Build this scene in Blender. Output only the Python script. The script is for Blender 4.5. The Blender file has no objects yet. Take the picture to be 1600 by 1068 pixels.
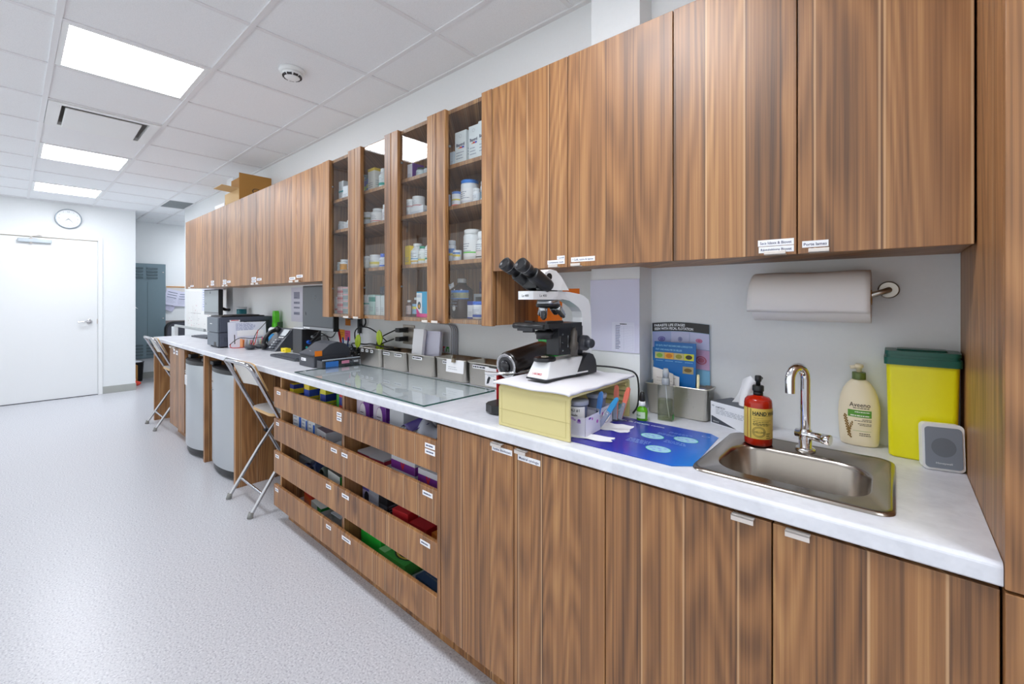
import bpy, bmesh, math, random
from mathutils import Vector, Matrix
random.seed(7)
C = bpy.context.scene.collection
SC = bpy.context.scene
R = math.radians

# ---------------------------------------------------------------- camera, world, exposure
YAW = 41.13
cam = bpy.data.cameras.new('camera')
cam.sensor_width = 36.0
cam.lens = 684.0 / 1600 * 36.0
cam.shift_y = -(534 - 466.7) / 1600
cam.clip_start = 0.02
camo = bpy.data.objects.new('camera', cam)
camo.location = (0, 0, 1.335)
camo.rotation_euler = (R(90), 0, R(YAW))
C.objects.link(camo)
SC.camera = camo
w = bpy.data.worlds.new('world'); SC.world = w
w.use_nodes = True
w.node_tree.nodes['Background'].inputs[0].default_value = (.93, .97, 1, 1)
w.node_tree.nodes['Background'].inputs[1].default_value = 1.0
SC.view_settings.view_transform = 'Standard'
SC.view_settings.look = 'None'
SC.view_settings.exposure = 0.44
SC.view_settings.gamma = 1
SC.view_settings.use_curve_mapping = False
try:
    SC.cycles.max_bounces = 10; SC.cycles.diffuse_bounces = 6; SC.cycles.glossy_bounces = 5
    SC.cycles.transmission_bounces = 8; SC.cycles.transparent_max_bounces = 16
    SC.cycles.caustics_reflective = False; SC.cycles.caustics_refractive = False
    SC.cycles.sample_clamp_indirect = 6
    SC.cycles.use_denoising = True
except Exception:
    pass
LIGHT = 18.5     # strength of the ceiling panels

# ---------------------------------------------------------------- materials
def lin(h):
    h = h.lstrip('#')
    o = []
    for i in (0, 2, 4):
        c = int(h[i:i+2], 16) / 255
        o.append(c / 12.92 if c <= .04045 else ((c + .055) / 1.055) ** 2.4)
    return (*o, 1)
_m = {}
def mat(hexc, rough=.5, metal=0.0, alpha=1.0, trans=0.0, spec=.5, name=None):
    key = (hexc, rough, metal, alpha, trans, spec)
    if key in _m: return _m[key]
    m = bpy.data.materials.new(name or 'paint_' + hexc.lstrip('#'))
    m.use_nodes = True
    nt = m.node_tree; p = nt.nodes['Principled BSDF']
    p.inputs['Base Color'].default_value = lin(hexc)
    p.inputs['Roughness'].default_value = rough
    p.inputs['Metallic'].default_value = metal
    p.inputs['Alpha'].default_value = alpha
    p.inputs['Transmission Weight'].default_value = trans
    p.inputs['Specular IOR Level'].default_value = spec
    # a little procedural unevenness so nothing is perfectly flat
    if metal < .5 and trans == 0 and alpha == 1:
        n = nt.nodes.new('ShaderNodeTexNoise'); n.inputs['Scale'].default_value = 6
        mx = nt.nodes.new('ShaderNodeMapRange')
        mx.inputs['To Min'].default_value = max(0, rough - .02); mx.inputs['To Max'].default_value = min(1, rough + .02)
        tc = nt.nodes.new('ShaderNodeTexCoord')
        nt.links.new(tc.outputs['Object'], n.inputs['Vector'])
        nt.links.new(n.outputs['Fac'], mx.inputs['Value']); nt.links.new(mx.outputs['Result'], p.inputs['Roughness'])
    _m[key] = m
    return m
def nodes(name):
    m = bpy.data.materials.new(name); m.use_nodes = True
    nt = m.node_tree
    def N(t, **k):
        n = nt.nodes.new(t)
        for a, b in k.items():
            if a in n.inputs: n.inputs[a].default_value = b
            else: setattr(n, a, b)
        return n
    return m, nt, nt.nodes['Principled BSDF'], N, nt.links.new
def ramp(N, stops):
    r = N('ShaderNodeValToRGB'); e = r.color_ramp.elements
    while len(e) < len(stops): e.new(.5)
    for i, (p, c) in enumerate(stops):
        e[i].position = p; e[i].color = lin(c) if isinstance(c, str) else c
    return r

def wood_material():
    m, nt, p, N, L = nodes('walnut_veneer')
    geo = N('ShaderNodeNewGeometry'); oi = N('ShaderNodeObjectInfo')
    sep = N('ShaderNodeSeparateXYZ'); L(geo.outputs['Position'], sep.inputs[0])
    u = N('ShaderNodeMath', operation='MULTIPLY_ADD'); L(sep.outputs['Y'], u.inputs[0]); u.inputs[1].default_value = .93
    L(sep.outputs['X'], u.inputs[2])
    z2 = N('ShaderNodeMath', operation='MULTIPLY_ADD'); L(oi.outputs['Random'], z2.inputs[0]); z2.inputs[1].default_value = 3.0; L(sep.outputs['Z'], z2.inputs[2])
    u2 = N('ShaderNodeMath', operation='MULTIPLY_ADD'); L(oi.outputs['Random'], u2.inputs[0]); u2.inputs[1].default_value = 5.3; L(u.outputs[0], u2.inputs[2])
    vo = N('ShaderNodeTexVoronoi', voronoi_dimensions='1D'); vo.inputs['Scale'].default_value = 9.0
    L(u2.outputs[0], vo.inputs['W'])
    cs = N('ShaderNodeSeparateColor'); L(vo.outputs['Color'], cs.inputs[0])
    ve = N('ShaderNodeTexVoronoi', voronoi_dimensions='1D', feature='DISTANCE_TO_EDGE'); ve.inputs['Scale'].default_value = 9.0
    L(u2.outputs[0], ve.inputs['W'])
    def vec(kx, kz, off):
        c = N('ShaderNodeCombineXYZ')
        a = N('ShaderNodeMath', operation='MULTIPLY'); L(u2.outputs[0], a.inputs[0]); a.inputs[1].default_value = kx
        b = N('ShaderNodeMath', operation='MULTIPLY'); L(z2.outputs[0], b.inputs[0]); b.inputs[1].default_value = kz
        o = N('ShaderNodeMath', operation='MULTIPLY'); L(cs.outputs[off], o.inputs[0]); o.inputs[1].default_value = 17.0
        L(a.outputs[0], c.inputs[0]); L(b.outputs[0], c.inputs[2]); L(o.outputs[0], c.inputs[1])
        return c
    # cathedral figure : iso-lines of a stretched noise
    v1 = vec(5.0, .55, 0)
    n1 = N('ShaderNodeTexNoise', Scale=1.0, Detail=1.5, Roughness=.4, Distortion=.25); L(v1.outputs[0], n1.inputs['Vector'])
    k1 = N('ShaderNodeMath', operation='MULTIPLY'); L(n1.outputs['Fac'], k1.inputs[0]); k1.inputs[1].default_value = 130
    s1 = N('ShaderNodeMath', operation='SINE'); L(k1.outputs[0], s1.inputs[0])
    # fine streaks
    v2 = vec(150, 1.1, 1)
    n2 = N('ShaderNodeTexNoise', Scale=1.0, Detail=4.0, Roughness=.65); L(v2.outputs[0], n2.inputs['Vector'])
    v3 = vec(22, .35, 2)
    n3 = N('ShaderNodeTexNoise', Scale=1.0, Detail=2.0, Roughness=.5); L(v3.outputs[0], n3.inputs['Vector'])
    # sum
    def madd(a, k, b):
        q = N('ShaderNodeMath', operation='MULTIPLY_ADD'); L(a, q.inputs[0]); q.inputs[1].default_value = k
        if isinstance(b, float): q.inputs[2].default_value = b
        else: L(b, q.inputs[2])
        return q.outputs[0]
    t = madd(s1.outputs[0], .085, 0.0)
    t = madd(n2.outputs['Fac'], .85, t)
    t = madd(n3.outputs['Fac'], .55, t)
    t = madd(cs.outputs[0], .24, t)
    t = madd(t, 1.0, -.37)
    r = ramp(N, [(.03, '#3c2617'), (.20, '#6c4726'), (.46, '#97673b'), (.75, '#b78854'), (1.0, '#cfa674')])
    L(t, r.inputs[0])
    # thin light / dark veneer joints
    er = ramp(N, [(0.0, '#3d2819'), (.010, '#3d2819'), (.02, '#ffffff'), (1, '#ffffff')])
    ek = N('ShaderNodeMapRange'); ek.inputs['From Max'].default_value = 1.0; L(ve.outputs['Distance'], ek.inputs['Value'])
    L(ek.outputs['Result'], er.inputs[0])
    mx = N('ShaderNodeMix', data_type='RGBA', blend_type='MULTIPLY'); mx.inputs['Factor'].default_value = .5
    L(r.outputs['Color'], mx.inputs['A']); L(er.outputs['Color'], mx.inputs['B'])
    # every other joint carries a pale sapwood line
    lr = ramp(N, [(0.0, '#000000'), (.022, '#000000'), (.03, '#ffffff'), (.05, '#ffffff'), (.07, '#000000')]); L(ek.outputs['Result'], lr.inputs[0])
    gt = N('ShaderNodeMath', operation='GREATER_THAN'); L(cs.outputs[1], gt.inputs[0]); gt.inputs[1].default_value = .55
    lf = N('ShaderNodeMath', operation='MULTIPLY'); L(lr.outputs['Color'], lf.inputs[0]); L(gt.outputs[0], lf.inputs[1])
    lf2 = N('ShaderNodeMath', operation='MULTIPLY'); L(lf.outputs[0], lf2.inputs[0]); lf2.inputs[1].default_value = .55
    mx2 = N('ShaderNodeMix', data_type='RGBA'); L(lf2.outputs[0], mx2.inputs['Factor']); L(mx.outputs['Result'], mx2.inputs['A']); mx2.inputs['B'].default_value = lin('#d6b185')
    # a few dark knots
    kv = vec(3.2, 1.5, 0); kn = N('ShaderNodeTexVoronoi'); kn.inputs['Scale'].default_value = 1.0; L(kv.outputs[0], kn.inputs['Vector'])
    kr = ramp(N, [(0.0, '#4a2e1c'), (.05, '#7a5236'), (.11, '#ffffff'), (1, '#ffffff')]); L(kn.outputs['Distance'], kr.inputs[0])
    mx3 = N('ShaderNodeMix', data_type='RGBA', blend_type='MULTIPLY'); mx3.inputs['Factor'].default_value = .7; L(mx2.outputs['Result'], mx3.inputs['A']); L(kr.outputs['Color'], mx3.inputs['B'])
    L(mx3.outputs['Result'], p.inputs['Base Color'])
    p.inputs['Roughness'].default_value = .43
    p.inputs['Specular IOR Level'].default_value = .75
    bp = N('ShaderNodeBump'); bp.inputs['Strength'].default_value = .06; bp.inputs['Distance'].default_value = .002
    L(n2.outputs['Fac'], bp.inputs['Height']); L(bp.outputs['Normal'], p.inputs['Normal'])
    return m
def speckle_material(name, base, dark, light, scale, rough, amount=.5, big=None):
    m, nt, p, N, L = nodes(name)
    geo = N('ShaderNodeNewGeometry')
    n = N('ShaderNodeTexNoise', Scale=scale, Detail=2.0, Roughness=.6); L(geo.outputs['Position'], n.inputs['Vector'])
    r = ramp(N, [(.34, dark), (.46, base), (.56, base), (.68, light)]); L(n.outputs['Fac'], r.inputs[0])
    out = r.outputs['Color']
    if big:
        n2 = N('ShaderNodeTexNoise', Scale=big[0], Detail=5.0, Roughness=.6, Distortion=.8); L(geo.outputs['Position'], n2.inputs['Vector'])
        r2 = ramp(N, [(.35, big[1]), (.65, '#ffffff')]); L(n2.outputs['Fac'], r2.inputs[0])
        mx = N('ShaderNodeMix', data_type='RGBA', blend_type='MULTIPLY'); mx.inputs['Factor'].default_value = 1
        L(out, mx.inputs['A']); L(r2.outputs['Color'], mx.inputs['B']); out = mx.outputs['Result']
    L(out, p.inputs['Base Color'])
    p.inputs['Roughness'].default_value = rough
    return m
def clear_glass(name, tint, k0=.04, rough=0.0, pw=5.0):
    m, nt, p, N, L = nodes(name)
    out = nt.nodes['Material Output']
    lw = N('ShaderNodeLayerWeight'); lw.inputs['Blend'].default_value = .5
    pwn = N('ShaderNodeMath', operation='POWER'); L(lw.outputs['Facing'], pwn.inputs[0]); pwn.inputs[1].default_value = pw
    f = N('ShaderNodeMath', operation='MULTIPLY_ADD'); L(pwn.outputs[0], f.inputs[0]); f.inputs[1].default_value = 1 - k0; f.inputs[2].default_value = k0
    tr = N('ShaderNodeBsdfTransparent'); tr.inputs['Color'].default_value = lin(tint)
    gl = N('ShaderNodeBsdfGlossy'); gl.inputs['Roughness'].default_value = rough
    mx = N('ShaderNodeMixShader'); L(f.outputs[0], mx.inputs[0]); L(tr.outputs[0], mx.inputs[1]); L(gl.outputs[0], mx.inputs[2])
    L(mx.outputs[0], out.inputs['Surface'])
    return m
def steel_material(name, col, rough, stretch, bump=.05, var=1.0):
    m, nt, p, N, L = nodes(name)
    tc = N('ShaderNodeTexCoord'); mp = N('ShaderNodeMapping'); mp.inputs['Scale'].default_value = stretch
    L(tc.outputs['Object'], mp.inputs['Vector'])
    n = N('ShaderNodeTexNoise', Scale=60.0, Detail=3.0); L(mp.outputs[0], n.inputs['Vector'])
    mr = N('ShaderNodeMapRange'); mr.inputs['To Min'].default_value = rough - .07*var; mr.inputs['To Max'].default_value = rough + .1*var
    L(n.outputs['Fac'], mr.inputs['Value']); L(mr.outputs['Result'], p.inputs['Roughness'])
    p.inputs['Base Color'].default_value = lin(col); p.inputs['Metallic'].default_value = 1
    bp = N('ShaderNodeBump'); bp.inputs['Strength'].default_value = bump; bp.inputs['Distance'].default_value = .001
    L(n.outputs['Fac'], bp.inputs['Height']); L(bp.outputs['Normal'], p.inputs['Normal'])
    return m
def emit_material(name, col, s):
    m, nt, p, N, L = nodes(name)
    p.inputs['Base Color'].default_value = lin(col)
    p.inputs['Emission Color'].default_value = lin(col); p.inputs['Emission Strength'].default_value = s
    return m

WOOD = wood_material()
FLOORM = speckle_material('speckled_vinyl_floor', '#c8c9ce', '#a4a4ae', '#dfdfe4', 130, .3)
COUNTERM = speckle_material('white_laminate', '#e3e5eb', '#dddfe5', '#e8eaf0', 30, .32, big=(6, '#eeeef0'))
TILEM = speckle_material('mineral_ceiling_tile', '#f0f2f4', '#e8eaec', '#f4f6f8', 260, .9)
WALLM = speckle_material('white_wall_paint', '#eaedee', '#e9eced', '#ebeeef', 60, .6)
WHITE = mat('#eef0f0', .45); BAR = mat('#e6e6e8', .4)
STEEL = steel_material('brushed_steel', '#c9c6c0', .3, (1, 14, 14))
STEELV = steel_material('stainless_tray', '#cfcbc0', .28, (2, 2, .2), 0, .35)
SINKM = steel_material('sink_steel', '#aca49b', .25, (1, .4, .4), 0, .12)
CHROME = mat('#e6e6e8', .07, 1.0); ALU = mat('#ddd5ce', .38, .45); TUBE = mat('#b9b9bd', .16, 1.0)
GLASS = clear_glass('door_glass', '#f2f5f5', .07)
SHEETGLASS = clear_glass('counter_glass', '#f8fdfc', .05, 0.0, 5.0)
CLEARP = clear_glass('clear_plastic', '#f4f6f6', .06, .08, 3.0)
GEDGE = mat('#0f4a42', .15)
BLACK = mat('#17181a', .4); DARK = mat('#26272b', .45); DGREY = mat('#3b3e45', .45); GREY = mat('#7d8186', .5)
INK = mat('#20242e', .6); NAVY = mat('#1d2c5c', .5); PAPER = mat('#f2f2f4', .7); PAPERB = mat('#d9d9ec', .7)
LGREY = mat('#b9bcc0', .5); MELA = mat('#ededef', .5)
RED = mat('#c8202a', .4); ORANGE = mat('#f2830f', .6); PINK = mat('#ee6f9b', .6); GREEN = mat('#2f9a3c', .4); LIME = mat('#b7d21a', .45)
YELLOW = mat('#f1d917', .45); BLUE = mat('#1f5fc4', .4); PURPLE = mat('#6b2d8f', .4); TEAL = mat('#0f9a92', .4); AMBER = mat('#d08a2c', .3)
CARD = mat('#b07f3c', .75)

# ---------------------------------------------------------------- mesh building
_txt = {}
def text_geo(s, bold=0.0):
    k = (s, bold)
    if k in _txt: return _txt[k]
    cu = bpy.data.curves.new('t', 'FONT'); cu.body = s; cu.size = 1.0; cu.offset = bold; cu.resolution_u = 2
    o = bpy.data.objects.new('t', cu); C.objects.link(o)
    dg = bpy.context.evaluated_depsgraph_get()
    me = bpy.data.meshes.new_from_object(o.evaluated_get(dg))
    vs = [tuple(v.co) for v in me.vertices]; fs = [tuple(p.vertices) for p in me.polygons]
    bpy.data.objects.remove(o); bpy.data.curves.remove(cu); bpy.data.meshes.remove(me)
    _txt[k] = (vs, fs)
    return _txt[k]
def flat(o, u, v):
    o, u, v = Vector(o), Vector(u), Vector(v)
    return lambda a, b: o + u * a + v * b
FRONT = lambda x, y, z: flat((x, y, z), (1, 0, 0), (0, 0, 1))       # facing -y
SIDE = lambda x, y, z: flat((x, y, z), (0, 1, 0), (0, 0, 1))        # facing +x
def rrect(w, h, r, n=5, cx=0, cy=0):
    pts = []
    for (sx, sy, a0) in ((1, 1, 0), (-1, 1, 90), (-1, -1, 180), (1, -1, 270)):
        for i in range(n + 1):
            a = R(a0 + 90 * i / n)
            pts.append((cx + sx * (w / 2 - r) + r * math.cos(a), cy + sy * (h / 2 - r) + r * math.sin(a)))
    return pts
def ell(a, b, n=24, cx=0, cy=0):
    return [(cx + a * math.cos(2 * math.pi * i / n), cy + b * math.sin(2 * math.pi * i / n)) for i in range(n)]
class MB:
    def __init__(s): s.v = []; s.f = []; s.m = []; s.s = []; s.mats = []
    def mi(s, m):
        if m not in s.mats: s.mats.append(m)
        return s.mats.index(m)
    def add(s, vs, fs, m, smooth=False, M=None):
        b = len(s.v)
        s.v += [tuple(M @ Vector(q)) if M else tuple(q) for q in vs]
        i = s.mi(m)
        for f in fs:
            s.f.append(tuple(b + j for j in f)); s.m.append(i); s.s.append(smooth)
        return s
    def box(s, x0, x1, y0, y1, z0, z1, m, M=None):
        vs = [(x, y, z) for x in (x0, x1) for y in (y0, y1) for z in (z0, z1)]
        return s.add(vs, [(0, 1, 3, 2), (4, 6, 7, 5), (0, 4, 5, 1), (2, 3, 7, 6), (0, 2, 6, 4), (1, 5, 7, 3)], m, False, M)
    def prism(s, pts, a0, a1, axis, m, smooth=False, M=None):
        def put(p, a): return {'x': (a, p[0], p[1]), 'y': (p[0], a, p[1]), 'z': (p[0], p[1], a)}[axis]
        n = len(pts)
        vs = [put(p, a0) for p in pts] + [put(p, a1) for p in pts]
        s.add(vs, [(i, (i + 1) % n, n + (i + 1) % n, n + i) for i in range(n)], m, smooth, M)
        s.add(vs, [tuple(range(n)), tuple(range(n, 2 * n))], m, False, M)
        return s
    def frame(s, outer, inner, a0, a1, axis, m, smooth=False, M=None):     # ring between two outlines of equal count
        def put(p, a): return {'x': (a, p[0], p[1]), 'y': (p[0], a, p[1]), 'z': (p[0], p[1], a)}[axis]
        n = len(outer)
        vs = [put(p, a0) for p in outer] + [put(p, a1) for p in outer] + [put(p, a0) for p in inner] + [put(p, a1) for p in inner]
        fs = []
        for i in range(n):
            j = (i + 1) % n
            fs += [(i, j, n + j, n + i), (2*n + i, 3*n + i, 3*n + j, 2*n + j), (n + i, n + j, 3*n + j, 3*n + i), (i, 2*n + i, 2*n + j, j)]
        return s.add(vs, fs, m, smooth, M)
    def lathe(s, prof, m, n=24, sx=1, sy=1, o=(0, 0, 0), M=None, mats=None, smooth=True):
        vs = []
        for r, z in prof:
            for i in range(n):
                a = 2 * math.pi * i / n
                vs.append((o[0] + r * sx * math.cos(a), o[1] + r * sy * math.sin(a), o[2] + z))
        for k in range(len(prof) - 1):
            fs = [(k*n + i, k*n + (i+1) % n, (k+1)*n + (i+1) % n, (k+1)*n + i) for i in range(n)]
            s._ring(vs, fs, mats[k] if mats else m, smooth, M, k == 0)
        b = s._base
        for k in (0, len(prof) - 1):
            if prof[k][0] > 1e-6:
                s.f.append(tuple(b + k*n + i for i in range(n))); s.m.append(s.mi((mats[0 if k == 0 else -1]) if mats else m)); s.s.append(False)
        return s
    def _ring(s, vs, fs, m, smooth, M, first):
        if first:
            s._base = len(s.v); s.v += [tuple(M @ Vector(q)) if M else tuple(q) for q in vs]
        i = s.mi(m)
        for f in fs: s.f.append(tuple(s._base + j for j in f)); s.m.append(i); s.s.append(smooth)
    def cyl(s, p0, p1, r0, m, r1=None, n=20, smooth=True):
        p0, p1 = Vector(p0), Vector(p1); d = p1 - p0
        M = Matrix.Translation(p0) @ d.to_track_quat('Z', 'Y').to_matrix().to_4x4()
        return s.lathe([(r0, 0), (r0 if r1 is None else r1, d.length)], m, n, M=M, smooth=smooth)
    def axle(s, p0, p1, prof, m, n=24, mats=None):          # lathe along p0->p1, prof (r, t)
        p0, p1 = Vector(p0), Vector(p1); d = p1 - p0
        M = Matrix.Translation(p0) @ d.to_track_quat('Z', 'Y').to_matrix().to_4x4()
        return s.lathe([(r, t * d.length) for r, t in prof], m, n, M=M, mats=mats)
    def tube(s, pts, r, m, n=10, smoothpts=0, closed=False):
        P = [Vector(p) for p in pts]
        for _ in range(smoothpts):
            Q = [P[0]]
            for a, b in zip(P, P[1:]): Q += [a * .75 + b * .25, a * .25 + b * .75]
            P = Q + [P[-1]]
        vs = []; up = None
        for i, q in enumerate(P):
            t = (P[min(i + 1, len(P) - 1)] - P[max(i - 1, 0)]).normalized()
            if up is None: up = t.orthogonal().normalized()
            up = (up - t * up.dot(t))
            up = up.normalized() if up.length > 1e-6 else t.orthogonal().normalized()
            bi = t.cross(up)
            vs += [tuple(q + (up * math.cos(2*math.pi*k/n) + bi * math.sin(2*math.pi*k/n)) * r) for k in range(n)]
        fs = [(i*n + k, i*n + (k+1) % n, (i+1)*n + (k+1) % n, (i+1)*n + k) for i in range(len(P) - 1) for k in range(n)]
        s.add(vs, fs, m, True)
        return s.add([vs[k] for k in range(n)] + [vs[-n + k] for k in range(n)], [tuple(range(n)), tuple(range(n, 2*n))], m)
    def sphere(s, c, r, m, n=16, sx=1, sy=1, sz=1):
        return s.lathe([(max(1e-5, r * math.sin(math.pi * i / 8)), -r * sz * math.cos(math.pi * i / 8)) for i in range(9)], m, n, sx, sy, o=c)
    def sheet(s, fn, nu, nv, m, smooth=True, th=0):
        vs = [tuple(fn(i / nu, j / nv)) for j in range(nv + 1) for i in range(nu + 1)]
        fs = [(j*(nu+1)+i, j*(nu+1)+i+1, (j+1)*(nu+1)+i+1, (j+1)*(nu+1)+i) for j in range(nv) for i in range(nu)]
        return s.add(vs, fs, m, smooth)
    def text(s, t, size, fn, m, align='L', bold=0.0, width=None, squash=1.0):
        vs, fs = text_geo(t, bold)
        if not vs: return s
        x0 = min(q[0] for q in vs); x1 = max(q[0] for q in vs)
        k = size if width is None else width / (x1 - x0)
        off = {'L': -x0, 'C': -(x0 + x1) / 2, 'R': -x1}[align]
        return s.add([tuple(fn((q[0] + off) * k, q[1] * (size if width else k) * squash)) for q in vs], fs, m)
    def lines(s, fn, w, rows, pitch, th, m, seed=1, jag=.35):           # unreadable small print: rows of dashes
        rg = random.Random(seed)
        for j in range(rows):
            x = 0; end = w * (1 - jag * rg.random())
            while x < end:
                l = min(w * (.06 + .14 * rg.random()), end - x)
                q = [fn(x, -j*pitch), fn(x + l, -j*pitch), fn(x + l, -j*pitch + th), fn(x, -j*pitch + th)]
                s.add([tuple(a) for a in q], [(0, 1, 2, 3)], m)
                x += l + w * .03
        return s
    def quad(s, fn, a0, a1, b0, b1, m):
        return s.add([tuple(fn(a, b)) for a, b in ((a0, b0), (a1, b0), (a1, b1), (a0, b1))], [(0, 1, 2, 3)], m)
    def disc(s, fn, a, b, rx, ry, m, n=20):
        return s.add([tuple(fn(a + rx * math.cos(2*math.pi*i/n), b + ry * math.sin(2*math.pi*i/n))) for i in range(n)], [tuple(range(n))], m)
    def ring(s, fn, a, b, rx, ry, th, m, n=24):
        vs = [tuple(fn(a + k*rx*math.cos(2*math.pi*i/n), b + k*ry*math.sin(2*math.pi*i/n))) for k in (1, 1 - th) for i in range(n)]
        return s.add(vs, [(i, (i+1) % n, n + (i+1) % n, n + i) for i in range(n)], m)
    def build(s, name, parent=None, bevel=0, world=False, seg=2, recalc=True, angle=40):
        me = bpy.data.meshes.new(name)
        vs = s.v
        if world and parent is not None:
            M = Matrix.Identity(4); p = parent
            while p is not None:
                M = Matrix.Translation(p.location) @ p.rotation_euler.to_matrix().to_4x4() @ Matrix.Diagonal((*p.scale, 1)) @ M; p = p.parent
            M = M.inverted(); vs = [tuple(M @ Vector(q)) for q in vs]
        me.from_pydata(vs, [], s.f)
        for m in s.mats: me.materials.append(m)
        me.polygons.foreach_set('material_index', s.m)
        me.polygons.foreach_set('use_smooth', s.s)
        if recalc:
            b = bmesh.new(); b.from_mesh(me); bmesh.ops.recalc_face_normals(b, faces=b.faces); b.to_mesh(me); b.free()
        me.update()
        o = bpy.data.objects.new(name, me); C.objects.link(o)
        if parent is not None: o.parent = parent
        if bevel:
            md = o.modifiers.new('bevel', 'BEVEL'); md.width = bevel; md.segments = seg; md.limit_method = 'ANGLE'; md.angle_limit = R(angle)
        return o
def tag(o, label, cat, group=None, kind=None):
    if label: o['label'] = label
    if cat: o['category'] = cat
    if group: o['group'] = group
    if kind: o['kind'] = kind
    return o
def thing(name, label, cat, loc=(0, 0, 0), rz=0, group=None):
    o = bpy.data.objects.new(name, None); o.empty_display_size = .05
    C.objects.link(o); o.location = (loc[0], loc[1], loc[2] + (.0007 if loc[2] < 2.5 else 0)); o.rotation_euler = (0, 0, R(rz))
    return tag(o, label, cat, group)
def solo(mb, name, label, cat, loc=(0, 0, 0), rz=0, group=None, bevel=0, recalc=True):
    o = mb.build(name, None, bevel, recalc=recalc); o.location = (loc[0], loc[1], loc[2] + (.0007 if loc[2] > .1 else 0)); o.rotation_euler = (0, 0, R(rz))
    return tag(o, label, cat, group)
def struct(mb, name, parent=None, bevel=0):
    o = mb.build(name, parent, bevel); o['kind'] = 'structure'
    return o
def plabel(o, t): o['label'] = t; return o

CT = .915          # worktop height
WY = 1.65          # wall behind the worktop
CEIL = 2.62
YC = 1.336         # face of the wall cabinets
YD = 1.045         # face of the base cabinets

# ================================================================= the room
struct(MB().box(-9.6, 1.7, -2.05, 4.1, -.06, 0, FLOORM), 'floor')
struct(MB().box(-7.6, 1.6, WY, WY + .1, 0, CEIL + .3, WALLM), 'wall_back')
struct(MB().box(-8.5, -8.39, -2.05, 1.205, 0, CEIL + .3, WALLM), 'wall_end')
struct(MB().box(-9.6, -9.5, -2.05, 4.1, 0, CEIL + .3, WALLM), 'wall_hall')
struct(MB().box(-7.7, -7.6, WY, 4.1, 0, CEIL + .3, WALLM), 'wall_hall_right')
struct(MB().box(-9.6, -7.6, 4.0, 4.1, 0, CEIL + .3, WALLM), 'wall_hall_end')
struct(MB().box(-9.6, 1.7, -2.05, -1.95, 0, .35, WALLM).box(-9.6, 1.7, -2.05, -1.95, 2.45, CEIL + .3, WALLM).box(-9.6, -8.2, -2.05, -1.95, .35, 2.45, WALLM), 'wall_front')  # unseen wall, opened wide to let fill daylight reach the ceiling
wf = MB()
for x in (-8.2, -6.25, -4.3, -2.35, -.4, 1.55): wf.box(x - .03, x + .03, -2.04, -1.97, .35, 2.45, WHITE)
for z in (.35, 2.40): wf.box(-8.2, 1.6, -2.04, -1.97, z, z + .05, WHITE)
struct(wf, 'added_window_1')  # unseen window added so daylight brightens the ceiling
struct(MB().box(1.6, 1.7, -2.05, 1.75, 0, CEIL + .3, WALLM), 'wall_right')
COLS = [(-.923, -.716), (-5.47, -5.262)]
for i, (a, b) in enumerate(COLS):
    struct(MB().box(a, b, 1.545, WY, 0, CEIL + .02, WALLM), 'wall_column' if i == 0 else 'wall_column.001')
BASEB = mat('#a9aba6', .5)
struct(MB().box(-8.39, -8.382, .85, 1.205, 0, .1, BASEB).box(-8.5, -8.382, 1.205, 1.212, 0, .1, BASEB), 'baseboard_end')
struct(MB().box(-9.5, -9.49, .3, 4.0, 0, .1, BASEB), 'baseboard_hall')
struct(MB().box(-9.5, -9.48, 1.76, 4.0, .84, .96, mat('#8f8280', .5)), 'trim_1')

# ceiling : lay-in tiles in a T-bar grid, cells with fittings left open
X0, PITCH = -2.885, .603
ROWS = [-2.05, -1.668, -1.065, -.46, .145, .75, 1.355, WY, 2.255, 2.86, 3.465, 4.05]
LIGHTK = [1, 5, 8, -3, -6]         # cell numbers of the panels in the row over the aisle
VENTK = 3
def cellx(k): return (X0 - PITCH * k, X0 - PITCH * (k - 1))
cl = MB()
cl.box(-9.6, 1.7, -2.05, 4.1, CEIL + .24, CEIL + .3, WALLM)
for k in range(-7, 12):
    xa, xb = cellx(k); xa = max(xa, -9.55)
    for ya, yb in zip(ROWS, ROWS[1:]):
        if ya == .145 and (k in LIGHTK or k == VENTK): continue
        if k == 8 and ya == 1.355: continue
        if ya == 2.255 and k == 10: continue
        cl.box(xa + .003, xb - .003, ya + .003, yb - .003, CEIL + .006, CEIL + .02, TILEM)
ceiling = struct(cl, 'ceiling')
g = MB()
for y in ROWS[1:-1]: g.box(-9.55, 1.6, y - .012, y + .012, CEIL, CEIL + .03, BAR)
for k in range(-7, 12): 
    x = X0 - PITCH * k
    for ya, yb in zip(ROWS, ROWS[1:]): g.box(x - .011, x + .011, ya + .012, yb - .012, CEIL + .001, CEIL + .029, BAR)
g.box(-7.6, 1.6, WY - .022, WY, CEIL - .003, CEIL + .03, BAR)
g.box(-8.39, -8.368, -1.95, 1.2, CEIL - .003, CEIL + .03, BAR)
gr = g.build('ceiling_grid', ceiling); gr['kind'] = 'structure'

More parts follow.
